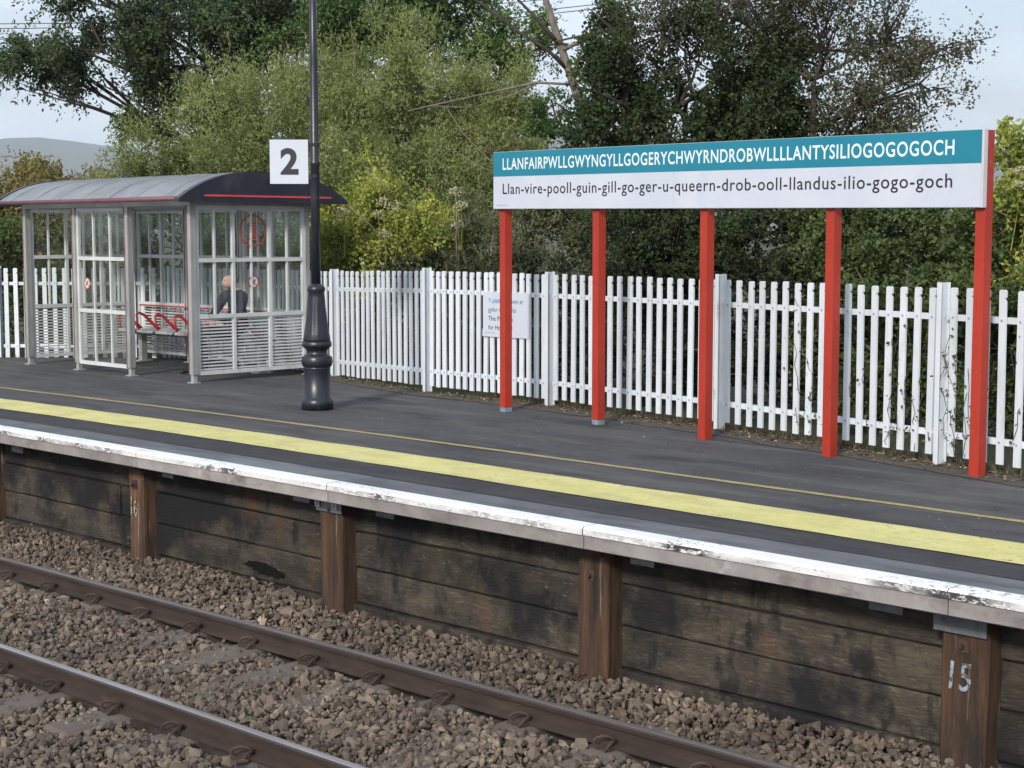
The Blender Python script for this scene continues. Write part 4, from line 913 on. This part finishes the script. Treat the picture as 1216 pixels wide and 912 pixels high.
def tree(name, label, cat, base, lobes, lm, bark, seed, dens, ll, lw, twig=0.35, per=12, trunk_r=0.12, branches=6, twigs=0, crown='crown', trunk_pts=None, floor=-0.05, fill=None, **kw):
    """base (F, R); lobes (F, R, z, rR, rF, rz) in the heading frame"""
    R = np.random.default_rng(seed); rr = random.Random(seed)
    b = heading(base[0], base[1], floor); t = thing(name, tuple(b), label, cat)
    V, anc = leaves_for(lobes, R, dens, ll, lw, twig, per, **kw)
    if fill is not None:
        V2, _ = leaves_for([(F, r, z, a*0.72, bb*0.72, c_*0.72) for F, r, z, a, bb, c_ in lobes], R, fill, ll*1.7, lw*2.2, twig, per); V = np.concatenate([V, V2])
    n = len(V); LEAFCOUNT[0] += n
    W = V.reshape(-1, 3) @ HR
    W[:, 2] = np.maximum(W[:, 2], floor + 0.01 + np.random.default_rng(1).uniform(0, 0.05, len(W)))
    link_mesh(crown, np_mesh(crown, W, np.arange(n*4).reshape(-1, 4), lm, off=b), t)
    s = MB(); s.sm = True
    top = max(lobes, key=lambda q: q[2])
    tp = trunk_pts or [(base[0], base[1], floor), (base[0]+0.05, base[1]+0.06, 0.6), (base[0]+0.1, base[1]-0.04, 0.45*top[2]+0.4), (0.6*base[0]+0.4*top[0], 0.6*base[1]+0.4*top[1], 0.8*top[2])]
    tp = [Vector(q) for q in tp]; k = len(tp)
    s.tube([heading(*q) for q in tp], [trunk_r*(1 - 0.62*i/(k-1)) for i in range(k)], 8)
    for (F, r, z, rR, rF, rz_) in lobes:
        j = rr.randrange(max(1, k-2), k) if k > 2 else k-1
        c_ = Vector((F, r, z)); cand = [tp[q-1].lerp(tp[q], w_) for q in range(1, k) for w_ in (0.0, 0.25, 0.5, 0.75, 1.0)]
        a = min(cand, key=lambda q: abs(q.z - max(0.25, z - 0.55*math.hypot(q.x-F, q.y-r))) + rr.uniform(0, 0.25))
        m_ = a.lerp(c_, 0.5) + Vector((rr.uniform(-.5,.5)*rF, rr.uniform(-.3,.3)*rR, rr.uniform(-0.45, 0.2)*rR))
        pts = [a*(1-u)**2 + m_*2*u*(1-u) + c_*u*u for u in (0, .2, .4, .6, .8, 1)]
        s.tube([heading(*q) for q in pts], [max(0.010, trunk_r*0.36*(1-u*0.8)) for u in (0, .2, .4, .6, .8, 1)], 6)
        for _ in range(branches):
            dv = Vector((rr.gauss(0,1), rr.gauss(0,1), rr.gauss(0.15,1))).normalized(); e = c_ + Vector((dv.x*rF, dv.y*rR, dv.z*rz_))*rr.uniform(0.75, 1.08)
            st = pts[rr.randrange(2, 6)]; mm = st.lerp(e, 0.55) + Vector((rr.gauss(0,.06), rr.gauss(0,.08), rr.gauss(0,.08)))
            s.tube([heading(*st), heading(*mm), heading(*e)], [trunk_r*0.16+0.004, trunk_r*0.09+0.004, 0.004], 4, cap=False)
    for q in range(twigs):
        p_ = Vector(anc[rr.randrange(len(anc))]); st = min((Vector((l_[0], l_[1], l_[2])) for l_ in lobes), key=lambda c2: (c2-p_).length)
        st = st.lerp(p_, rr.uniform(0.1, 0.5)); mm = st.lerp(p_, 0.5) + Vector((rr.gauss(0,.04), rr.gauss(0,.05), rr.gauss(0,.05))); ee = p_ + (p_-st).normalized()*twig*0.9
        s.tube([heading(*st), heading(*mm), heading(*p_), heading(*ee)], [0.011, 0.008, 0.006, 0.003], 3, cap=False)
    s.build('trunk' if cat == 'tree' else 'stems', bark, t)
    return t
LM = {}
LM['dark'] = island_mat('leaves_dark_green', [(0.0, (0.024, 0.041, 0.019)), (0.5, (0.047, 0.074, 0.030)), (0.88, (0.074, 0.105, 0.041)), (1.0, (0.175, 0.100, 0.047))], 0.5, 0.22, 0.35, 0.8)
LM['willow'] = island_mat('leaves_willow_olive', [(0.0, (0.090, 0.123, 0.043)), (0.35, (0.157, 0.190, 0.065)), (0.7, (0.223, 0.253, 0.092)), (0.92, (0.315, 0.335, 0.140)), (1.0, (0.282, 0.200, 0.083))], 0.5, 0.30, 0.45, 0.9)
LM['green'] = island_mat('leaves_mid_green', [(0.0, (0.034, 0.066, 0.019)), (0.5, (0.066, 0.114, 0.031)), (0.9, (0.114, 0.168, 0.048)), (1.0, (0.180, 0.204, 0.072))], 0.5, 0.30, 0.45, 0.8)
LM['bright'] = island_mat('leaves_yellow_green', [(0.0, (0.105, 0.138, 0.035)), (0.35, (0.195, 0.235, 0.052)), (0.7, (0.342, 0.365, 0.078)), (0.93, (0.504, 0.488, 0.138)), (1.0, (0.537, 0.390, 0.195))], 0.5, 0.32, 0.55, 1.8)
LM['greygreen'] = island_mat('leaves_grey_green', [(0.0, (0.061, 0.074, 0.035)), (0.5, (0.115, 0.130, 0.061)), (0.9, (0.169, 0.176, 0.088)), (1.0, (0.243, 0.189, 0.101))], 0.6, 0.22, 0.4, 1.5)
LM['ivy'] = island_mat('leaves_ivy_dark', [(0.0, (0.015, 0.025, 0.011)), (0.45, (0.030, 0.048, 0.019)), (0.80, (0.050, 0.070, 0.027)), (0.92, (0.090, 0.059, 0.028)), (1.0, (0.126, 0.061, 0.040))], 0.6, 0.14, 0.3, 1.2, spec=0.15)
LM['twiggy'] = island_mat('leaves_hawthorn', [(0.0, (0.031, 0.043, 0.022)), (0.5, (0.065, 0.079, 0.038)), (0.75, (0.100, 0.083, 0.051)), (1.0, (0.172, 0.086, 0.072))], 0.5, 0.22, 0.3, 1.2)
LM['hedge'] = island_mat('leaves_hedge', [(0.0, (0.031, 0.052, 0.017)), (0.5, (0.070, 0.101, 0.031)), (0.85, (0.122, 0.161, 0.049)), (1.0, (0.245, 0.266, 0.086))], 0.5, 0.25, 0.5, 1.6)
LM['autumn'] = island_mat('leaves_autumn', [(0.0, (0.072, 0.078, 0.029)), (0.4, (0.137, 0.130, 0.047)), (0.8, (0.221, 0.189, 0.072)), (1.0, (0.286, 0.169, 0.065))], 0.55, 0.28, 0.5, 0.9)
LM['flower'] = island_mat('pale_flower_heads', [(0.0, (0.28, 0.27, 0.15)), (0.6, (0.42, 0.40, 0.25)), (1.0, (0.52, 0.47, 0.36))], 0.8, 0.2)
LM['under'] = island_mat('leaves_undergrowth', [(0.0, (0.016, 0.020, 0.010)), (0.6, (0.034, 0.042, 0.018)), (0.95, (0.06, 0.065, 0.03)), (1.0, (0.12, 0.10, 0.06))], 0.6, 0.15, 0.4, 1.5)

TR = {
'dark_tree': [(33, -9.48, 5.23, 0.9, 1.4, 0.73), (33, -8.35, 5.54, 1.3, 1.9, 0.95), (34, -7.18, 5.77, 1.6, 2, 1.1), (34, -5.48, 5.95, 1.6, 2.2, 1.25), (34, -6.35, 7.17, 2.66, 2.5, 1.06), (33, -8.58, 6.73, 1.03, 1.5, 0.78), (33, -7.43, 4.2, 0.73, 1.1, 0.45), (33.5, -6.56, 4.73, 0.88, 1.3, 0.63), (34, -4.19, 6.65, 1.07, 1.8, 1.07), (33, -10.08, 5.54, 0.48, 0.8, 0.38)],
'willow': [(26, -5.74, 2.64, 0.99, 1.4, 0.69), (26.5, -4.83, 3.04, 1.26, 1.8, 0.98), (27, -3.88, 3.63, 1.35, 2, 1.21), (27.5, -2.65, 3.88, 1.59, 2, 1.3), (27.5, -1.39, 4.02, 1.45, 2, 1.33), (27, -0.33, 3.77, 0.97, 1.7, 1.31), (26, -3.13, 2.41, 1.51, 1.6, 1.21), (26, -1.76, 2.48, 1.51, 1.6, 1.24), (26, -0.52, 2.48, 1.1, 1.5, 1.24), (26, 0.23, 2.82, 0.49, 1.1, 1.17), (26, -6.43, 2.27, 0.8, 1.2, 0.49), (26, -4.24, 2.13, 1.38, 1.4, 0.83), (27, -5.01, 3.91, 0.64, 1.0, 0.5)],
'green_tree': [(31, -2.24, 5.9, 2.03, 2, 1.01), (30, -0.28, 5.31, 0.91, 1.5, 0.91), (31, -3.38, 5.42, 1.38, 2, 0.94), (31, -1.7, 6.54, 1.3, 2, 0.73)],
'bright_bush': [(22.2, -1.8, 2.15, 0.61, 0.8, 0.59), (21.8, -1.48, 1.66, 0.79, 0.7, 0.44), (22, -2.19, 1.66, 0.56, 0.7, 0.49), (22.3, -1.95, 2.56, 0.33, 0.6, 0.38), (21.8, -1.07, 1.72, 0.49, 0.6, 0.49), (22.3, -2.43, 2.05, 0.31, 0.6, 0.4)],
'grey_bush': [(21.8, -0.55, 1.85, 0.55, 0.7, 0.6), (21.3, -0.07, 1.69, 0.43, 0.6, 0.54), (21.6, -0.8, 1.51, 0.46, 0.6, 0.41)],
'ivy_tree': [(18.5, 1.3, 3.25, 0.64, 1, 0.86), (18.5, 2.16, 3.44, 0.87, 1.2, 0.95), (18.3, 2.95, 3.19, 0.75, 1.1, 0.85), (18.3, 2.34, 2.38, 1.16, 1.2, 0.77), (18.5, 1.41, 2.38, 0.66, 1, 0.78), (18, 3.3, 2.32, 0.81, 1.1, 0.63), (18.8, 1.12, 3.96, 0.35, 0.8, 0.61), (18, 1.83, 1.61, 1.15, 1, 0.57), (17.5, 2.99, 1.62, 0.93, 1, 0.56)],
'twiggy': [(18, 3.55, 3.87, 0.58, 0.9, 0.62), (17.8, 3.95, 3.11, 0.62, 0.9, 0.58), (18, 4.17, 3.96, 0.52, 0.8, 0.49), (17.8, 4.52, 3.48, 0.45, 0.7, 0.34), (17.5, 4.17, 2.63, 0.54, 0.7, 0.31), (18, 4.78, 3.87, 0.34, 0.6, 0.21), (18, 3.31, 4.42, 0.85, 0.9, 0.38), (18.7, 2.55, 4.33, 0.8, 1.2, 0.55), (18.5, 3.0, 3.9, 0.6, 1.0, 0.5), (18.7, 1.78, 4.14, 0.76, 1.1, 0.57)],
'mid_tree': [(21, 0.66, 2.95, 0.44, 0.7, 0.4), (20.5, 0.88, 3.51, 0.37, 0.7, 0.32), (21, 0.57, 3.34, 0.27, 0.5, 0.24), (20, 1.33, 4.45, 0.31, 0.6, 0.27)],
'right_hedge': [(16.8, 3.58, 1.85, 0.62, 0.8, 0.43), (16.5, 4.13, 1.76, 0.61, 0.8, 0.42), (16, 4.6, 1.68, 0.51, 0.8, 0.39), (15.4, 4.75, 1.64, 0.49, 0.7, 0.41)],
'flower_bush': [(14.9, 4.75, 1.95, 0.27, 0.55, 0.52), (14.9, 4.87, 2.43, 0.28, 0.5, 0.36), (14.6, 4.97, 1.65, 0.39, 0.6, 0.39), (15, 4.75, 2.51, 0.13, 0.3, 0.17)],
'autumn_bush': [(29, -8.89, 2.48, 0.8, 1.3, 0.64), (29, -8.06, 2.32, 0.67, 1.2, 0.55), (28, -9.16, 1.86, 0.89, 1, 0.83), (28, -8.13, 1.64, 0.89, 1, 0.74)],
'shelter_hedge': [(25.5, -7.68, 1.46, 0.81, 0.8, 0.54), (25.3, -6.41, 1.59, 0.94, 0.8, 0.62), (25, -5.21, 1.66, 0.93, 0.8, 0.66), (24.6, -4.01, 1.66, 0.91, 0.8, 0.65), (24, -2.9, 1.67, 0.76, 0.8, 0.64), (25, -8.59, 1.53, 0.8, 0.8, 0.66)],
}
tree('broadleaf_tree', 'tall dark leafy tree spreading over the shelter against the sky', 'tree', (34.2, -5.2), TR['dark_tree'], LM['dark'], M['bark_dark'], 21, 520, 0.10, 0.048, 0.40, 12, 0.20, 10, 120, gap=0.44, droop=0.5, shell=0.5)
tree('willow_tree', 'broad olive-green willow tree filling the middle behind the shelter', 'tree', (27, -2.2), TR['willow'], LM['willow'], M['bark'], 22, 1050, 0.080, 0.023, 0.36, 14, 0.16, 5, 60, up=0.7, gap=0.27, shell=0.40, spread=0.5)
tree('maple_tree', 'mid-green tree rising behind the willow at the top of the picture', 'tree', (31.3, -1.8), TR['green_tree'], LM['green'], M['bark_dark'], 23, 520, 0.095, 0.05, 0.4, 12, 0.18, 6, 40, gap=0.34)
tree('yellow_green_bush', 'bright yellow-green leafy bush rising above the fence beside the lamp post', 'bush', (22, -1.8), TR['bright_bush'] + [(22, -2.0, 0.9, 0.7, 0.7, 0.6), (21.8, -1.3, 0.9, 0.7, 0.6, 0.6)], LM['bright'], M['bark'], 24, 1500, 0.055, 0.038, 0.25, 12, 0.04, 8, 20, gap=0.12)
tree('grey_green_bush', 'grey-green feathery bush above the fence by the left end of the sign', 'bush', (21.6, -0.5), TR['grey_bush'] + [(21.4, -0.5, 0.8, 0.8, 0.6, 0.6)], LM['greygreen'], M['bark'], 25, 1500, 0.045, 0.018, 0.2, 14, 0.04, 8, 20, gap=0.1)
tree('ivy_clad_tree', 'dark ivy-clad tree standing behind the long station sign', 'tree', (18.6, 2.1), TR['ivy_tree'], LM['ivy'], M['bark_dark'], 26, 1700, 0.050, 0.034, 0.22, 12, 0.16, 10, 120, gap=0.38, fill=40)
tree('hawthorn_tree', 'thin twiggy hawthorn with reddish leaves above the right of the sign', 'tree', (17.8, 3.4), TR['twiggy'], LM['twiggy'], M['bark_dark'], 27, 900, 0.044, 0.028, 0.22, 9, 0.07, 10, 200, gap=0.47, up=0.5, tight=14, clump=0.2)
tree('bare_tree', 'half-bare leaning tree with pale trunk between the willow and the ivy', 'tree', (20.6, 1.35), TR['mid_tree'], LM['green'], M['bark'], 28, 500, 0.075, 0.045, 0.25, 9, 0.085, 6, 30, gap=0.3,
     trunk_pts=[(20.6, 1.35, -0.05), (20.6, 1.2, 1.5), (20.5, 1.02, 2.9), (20.5, 0.88, 3.46), (20.5, 0.64, 4.15), (20.5, 0.43, 4.78), (20.5, 0.30, 5.6)])
tree('hedge', 'dark green hedge under the right half of the sign', 'hedge', (16.4, 4.1), TR['right_hedge'] + [(16.6, 3.6, 0.9, 0.8, 0.7, 0.7), (16.0, 4.4, 0.9, 0.8, 0.7, 0.7), (14.8, 5.0, 0.8, 0.8, 0.7, 0.7)], LM['hedge'], M['bark_dark'], 29, 1500, 0.050, 0.034, 0.25, 12, 0.04, 8, 20, gap=0.1, fill=150)
tree('flowering_bush', 'pale flowering bush at the right edge beyond the end post', 'bush', (14.9, 4.9), TR['flower_bush'], LM['bright'], M['bark'], 30, 1200, 0.060, 0.040, 0.22, 12, 0.03, 6, 16, gap=0.12)
tree('autumn_bush', 'tan and green autumn bush left of the shelter roof', 'bush', (29, -8.6), TR['autumn_bush'] + [(28.4, -8.7, 0.8, 1.2, 1, 0.9)], LM['autumn'], M['bark'], 31, 600, 0.09, 0.05, 0.35, 12, 0.06, 6, 30, gap=0.12)
tree('hedge', 'dark hedge directly behind the shelter and its fence', 'hedge', (25, -5), TR['shelter_hedge'] + [(25.2, -7.4, 0.7, 1.2, .8, .8), (25, -5.8, 0.7, 1.2, .8, .8), (24.4, -4.0, 0.7, 1.2, .8, .8), (23.6, -2.8, .7, 1.0, .7, .8), (25, -9.0, .7, 1.2, .8, .8)], LM['hedge'], M['bark_dark'], 32, 700, 0.070, 0.042, 0.3, 12, 0.04, 5, 10, gap=0.08)
tree('olive_bush', 'olive-green bush filling the gap between the two left sign posts', 'bush', (20.6, 0.7), [(20.8, 0.45, 1.85, 0.55, 0.6, 0.5), (20.5, 0.95, 1.75, 0.55, 0.6, 0.5), (21.0, 0.75, 2.3, 0.45, 0.6, 0.4), (20.5, 0.7, 0.8, 0.9, 0.6, 0.7), (21.2, 0.3, 2.45, 0.35, 0.5, 0.35)], LM['greygreen'], M['bark'], 35, 1500, 0.055, 0.028, 0.22, 12, 0.04, 8, 20, gap=0.1)
# undergrowth right behind the fence, one bush per stretch
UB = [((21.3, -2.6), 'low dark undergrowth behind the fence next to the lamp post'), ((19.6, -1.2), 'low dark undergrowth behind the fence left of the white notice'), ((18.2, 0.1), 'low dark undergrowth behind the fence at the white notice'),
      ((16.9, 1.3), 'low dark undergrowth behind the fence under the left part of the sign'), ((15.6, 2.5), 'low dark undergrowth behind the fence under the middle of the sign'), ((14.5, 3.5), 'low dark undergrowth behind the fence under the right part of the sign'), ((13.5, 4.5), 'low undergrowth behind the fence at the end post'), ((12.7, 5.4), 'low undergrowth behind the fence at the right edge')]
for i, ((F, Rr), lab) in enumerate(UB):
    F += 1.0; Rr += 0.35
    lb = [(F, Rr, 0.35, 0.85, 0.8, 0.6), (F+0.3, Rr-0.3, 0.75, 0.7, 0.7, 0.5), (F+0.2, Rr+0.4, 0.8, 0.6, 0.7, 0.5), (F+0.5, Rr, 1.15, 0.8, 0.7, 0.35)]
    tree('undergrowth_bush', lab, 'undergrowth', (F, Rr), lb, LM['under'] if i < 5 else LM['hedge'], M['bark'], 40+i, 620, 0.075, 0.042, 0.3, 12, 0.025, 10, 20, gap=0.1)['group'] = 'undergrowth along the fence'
print('LEAVES', LEAFCOUNT[0])

# pale bare branches
def branch(name, label, pts, r0, r1, m, cat='branch', parent=None):
    s = MB(); s.sm = True; k = len(pts); s.tube([heading(*q) for q in pts], [r0 + (r1-r0)*i/(k-1) for i in range(k)], 6)
    return s
def bare(label, limbs, m='bark'):
    b = heading(*limbs[0][0][0]); t = thing('bare_branch', tuple(b), label, 'branch', )
    for pts, r0, r1 in limbs:
        s = branch('', '', pts, r0, r1, m); s.build('limb', M[m], t)
bare('long pale bare branch reaching left from the leaning tree above the sign', [([(20.4, 1.05, 3.62), (20.2, 0.7, 3.70), (20.2, 0.30, 3.72), (20.1, -0.2, 3.60), (20.1, -0.72, 3.49), (20.1, -1.3, 3.36)], 0.022, 0.007), ([(20.2, 0.30, 3.70), (20.2, 0.0, 3.56), (20.1, -0.5, 3.40), (20.1, -1.0, 3.42)], 0.014, 0.005)])
bare('dark bare twigs crossing the sky beside the leaning trunk', [([(20.5, 0.72, 3.9), (20.4, 0.45, 4.15), (20.3, 0.1, 4.35), (20.3, -0.4, 4.72), (20.3, -0.9, 5.0)], 0.03, 0.008), ([(20.5, 0.62, 4.2), (20.4, 0.35, 4.5), (20.4, 0.05, 4.8), (20.4, -0.1, 5.1)], 0.03, 0.010), ([(20.4, 0.55, 4.25), (20.4, 0.9, 4.33), (20.4, 1.3, 4.45), (20.4, 1.7, 4.42)], 0.016, 0.006), ([(20.4, 0.5, 4.15), (20.4, 0.2, 4.12), (20.4, -0.1, 4.22)], 0.012, 0.004), ([(20.4, 0.95, 4.35), (20.4, 1.05, 4.2), (20.4, 1.15, 3.95)], 0.012, 0.004)], 'bark_dark')
bare('pale dead stems sticking out of the bush by the left sign post', [([(21.0, -0.30, 1.35), (21.0, -0.27, 1.62), (21.0, -0.24, 1.85), (20.95, -0.12, 2.0), (20.9, -0.08, 2.12)], 0.016, 0.006), ([(21.0, -0.25, 1.80), (21.0, -0.30, 2.0), (21.0, -0.24, 2.18)], 0.010, 0.004), ([(21.0, -0.72, 1.45), (21.0, -0.74, 1.8), (21.0, -0.70, 2.05), (21.0, -0.78, 2.15)], 0.012, 0.005)])
bare('pale dead twigs slanting out of the yellow-green bush', [([(21.2, -1.7, 1.75), (21.2, -1.95, 2.0), (21.2, -2.2, 2.2), (21.2, -2.4, 2.26)], 0.012, 0.005), ([(21.3, -1.62, 2.3), (21.3, -1.75, 2.5), (21.3, -1.95, 2.66)], 0.012, 0.005), ([(21.2, -0.72, 2.3), (21.2, -0.78, 2.45), (21.2, -0.9, 2.55)], 0.011, 0.005)])
bare('dead branch forking behind the top left corner of the sign', [([(24.4, 0.1, 2.85), (24.4, -0.35, 2.95), (24.4, -0.75, 3.35), (24.3, -1.0, 3.75)], 0.016, 0.006), ([(24.4, 0.1, 2.6), (24.4, -0.5, 2.85), (24.3, -0.9, 3.1)], 0.014, 0.005)])

# flower heads: hemp-agrimony clumps and pale panicles
def flower_heads(label, spots, seed, r, n_per, m=LM['flower'], lf=0.022):
    R = np.random.default_rng(seed); V = []
    b = heading(*spots[0]); t = thing('flower_cluster', tuple(b), label, 'flowers')
    s = MB()
    for (F, Rr, z) in spots:
        p = np.array([F, Rr, z]) + unit(R.normal(size=(n_per, 3)))*(R.uniform(0.2, 1, (n_per, 1))**0.5)*np.array([r, r, r*0.7])
        a = unit(R.normal(size=(n_per, 3))); c_ = unit(np.cross(a, R.normal(size=(n_per, 3)))); q = lf*R.uniform(0.7, 1.3, (n_per, 1))
        V.append(np.stack([p, p+a*q*0.5+c_*q*0.5, p+a*q, p+a*q*0.5-c_*q*0.5], 1))
        s.tube([heading(F, Rr, z), heading(F+0.05, Rr+0.02, z-0.25), heading(F+0.15, Rr, z-0.6)], [0.004, 0.005, 0.006], 4, cap=False)
    V = np.concatenate(V).reshape(-1, 3) @ HR
    tag(link_mesh('blooms', np_mesh('blooms', V, np.arange(len(V)).reshape(-1, 4), m, off=b), t), kind='stuff'); tag(s.build('stems', LM['bright'], t), kind='stuff')
flower_heads('pale fluffy seed heads among the yellow-green bush', [(21.2, -1.72, 2.25), (21.2, -1.78, 2.08), (21.15, -1.70, 1.82), (21.2, -2.25, 2.12), (21.1, -0.75, 2.38), (21.1, -0.68, 2.2), (21.1, -0.72, 1.95), (21.2, -1.55, 2.2)], 3, 0.10, 90)
flower_heads('cream flower heads at the top of the right-hand bush', [(14.5, 4.62, 2.40), (14.5, 4.70, 2.34), (14.5, 4.60, 2.27), (14.5, 4.74, 2.46), (14.5, 4.80, 2.3), (14.4, 4.70, 2.2), (14.4, 4.84, 2.15), (14.5, 4.9, 2.45)], 4, 0.055, 110, lf=0.018)
flower_heads('small white flowers poking above the fence beside the lamp post', [(19.6, -1.86, 1.52), (19.5, -1.84, 1.46), (19.5, -1.6, 1.45)], 5, 0.035, 40, lf=0.015)

# bindweed climbing through the right-hand pales
def climber(label, x0, x1, n, seed):
    R = np.random.default_rng(seed); rr = random.Random(seed); t = thing('climbing_weed', (0.5*(x0+x1), fence_y(0.5*(x0+x1)), 0), label, 'plant'); s = MB(); V = []
    for i in range(n):
        x = rr.uniform(x0, x1); y = fence_y(x); z = 0.0; pts = [(x, y+0.05, 0.0)]
        hgt = rr.uniform(0.5, 1.35)
        while z < hgt:
            z += rr.uniform(0.06, 0.13); x += rr.uniform(-0.05, 0.05); pts.append((x, fence_y(x) + rr.choice((-0.035, -0.025, 0.03)), z))
        s.tube(pts, 0.0028, 3, cap=False)
        for p_ in pts[2:]:
            for _ in range(2):
                p0 = np.array(p_) + R.normal(size=3)*0.02; a = unit(R.normal(size=3)); c_ = unit(np.cross(a, R.normal(size=3))); q = R.uniform(0.02, 0.045)
                V.append([p0, p0+a*q*0.5+c_*q*0.4, p0+a*q, p0+a*q*0.5-c_*q*0.4])
    V = np.array(V).reshape(-1, 3); link_mesh('leaves', np_mesh('leaves', V, np.arange(len(V)).reshape(-1, 4), LM['hedge'], off=BASE[t]), t); s.build('stems', M['bark_dark'], t)
climber('thin bindweed climbing the white pales between the two right red posts', -7.9, -6.35, 16, 3)
climber('thin bindweed climbing the white pales at the right end', -6.3, -5.3, 9, 4)

# grass at the foot of the fence, and leaf litter
def tufts(name, label, pts_fn, n, seed, h, m, w=0.006):
    R = np.random.default_rng(seed); P = np.array([pts_fn(R) for _ in range(n)]); dirs = unit(R.normal(size=(n, 3))*np.array([0.4, 0.4, 0]) + np.array([0, 0, 1])); L = h*R.uniform(0.4, 1.2, (n, 1))
    sd_ = unit(np.cross(dirs, R.normal(size=(n, 3)))); tip = P + dirs*L + R.normal(size=(n, 3))*h*0.18
    V = np.stack([P - sd_*w, P + sd_*w, tip], 1).reshape(-1, 3)
    o = link_mesh(name, np_mesh(name, V, np.arange(3*n).reshape(-1, 3), m)); return tag(o, label, name.replace('_', ' '), kind='stuff')
LM['grass'] = island_mat('grass_blades', [(0.0, (0.05, 0.075, 0.02)), (0.6, (0.10, 0.13, 0.04)), (1.0, (0.20, 0.18, 0.08))], 0.6, 0.25)
def gl(R):
    t = R.uniform(); a, b = (Vector((-23.2, 10.1)), Vector((-20.3, 12.75))) if R.uniform() < 0.5 else (Vector((-20.3, 12.9)), Vector((-16.0, 12.98)))
    p = a.lerp(b, t); q = R.normal()*0.12; return (p.x + q*0.6 - 0.05 + R.uniform(-0.5, 0.0)*0.4, p.y + q*0.3 + R.uniform(0, 0.2), -0.09)
tufts('grass', 'rough green grass at the foot of the fence beside the shelter', gl, 9000, 1, 0.13, LM['grass'])
def gr(R): x = R.uniform(-12.5, -3.5); return (x, fence_y(x) + 0.03 + abs(R.normal())*0.12, -0.01)
LM['dry'] = island_mat('dry_weeds', [(0.0, (0.035, 0.030, 0.018)), (0.5, (0.075, 0.062, 0.035)), (0.85, (0.13, 0.105, 0.06)), (1.0, (0.09, 0.11, 0.04))], 0.8)
tufts('weeds', 'low weeds and dry grass under the fence behind the sign', gr, 3600, 2, 0.075, LM['dry'])
def litter():
    R = np.random.default_rng(9); n = 3600
    x = R.uniform(-16.0, -3.0, n); fy = np.array([fence_y(v) for v in x]); y = fy - np.abs(R.normal(size=n))*0.16 + 0.06
    m_ = R.uniform(size=n) < 0.20; y = np.where(m_, fy - R.uniform(0, 2.4, n), y)
    P = np.stack([x, y, np.full(n, 0.007) + R.uniform(0, 0.012, n)], 1); a = R.uniform(0, 6.28, n); ax = np.stack([np.cos(a), np.sin(a), R.normal(size=n)*0.25], 1); sd_ = np.stack([-np.sin(a), np.cos(a), R.normal(size=n)*0.25], 1); q = R.uniform(0.008, 0.024, (n, 1))*np.where(m_, 0.55, 1.0)[:, None]
    V = np.stack([P-ax*q, P+sd_*q*0.55, P+ax*q, P-sd_*q*0.55], 1).reshape(-1, 3)
    lm = island_mat('fallen_leaves', [(0.0, (0.06, 0.035, 0.02)), (0.5, (0.13, 0.08, 0.04)), (0.85, (0.22, 0.17, 0.09)), (1.0, (0.34, 0.31, 0.22))], 0.8)
    tag(link_mesh('leaf_litter', np_mesh('leaf_litter', V, np.arange(4*n).reshape(-1, 4), lm)), 'brown fallen leaves along the foot of the fence', 'leaf litter', kind='stuff')
litter()

# overhead wires
def wire(label, a, b, sag, r=0.014):
    a, b = Vector(heading(*a)), Vector(heading(*b)); s = MB(); s.sm = True
    s.tube([a.lerp(b, t) + Vector((0, 0, -sag*4*t*(1-t))) for t in np.linspace(0, 1, 25)], r, 5)
    o = s.build('overhead_wire', M['wire']); tag(o, label, 'wire', 'overhead wires across the sky')
for k, (lab, dz) in enumerate((('lowest of the thin overhead wires crossing the top left sky', 0.0), ('second lowest of the thin overhead wires crossing the top left sky', 0.16), ('second highest of the thin overhead wires crossing the top left sky', 0.55), ('highest of the thin overhead wires crossing the top left sky', 0.72))):
    wire(lab, (60, -34, 9.4+dz), (60, 26, 14.0+dz), 2.2, 0.016)

# ------------------------------------------------------------------ the hazy air round the whole place
s = MB(); s.box(-6400, 6400, -6400, 6400, -3.0, 330.0)
hz = bpy.data.materials.new('haze'); hz.use_nodes = True; hn = hz.node_tree.nodes; hn.clear()
ho = hn.new('ShaderNodeOutputMaterial'); hv_ = hn.new('ShaderNodeVolumePrincipled'); hv_.inputs['Color'].default_value = (0.84, 0.92, 1.0, 1); hv_.inputs['Density'].default_value = 0.0002; hv_.inputs['Anisotropy'].default_value = 0.2
hz.node_tree.links.new(hv_.outputs['Volume'], ho.inputs['Volume'])
o = s.build('haze', hz); tag(o, 'thin pale haze in the air', 'haze', kind='stuff')
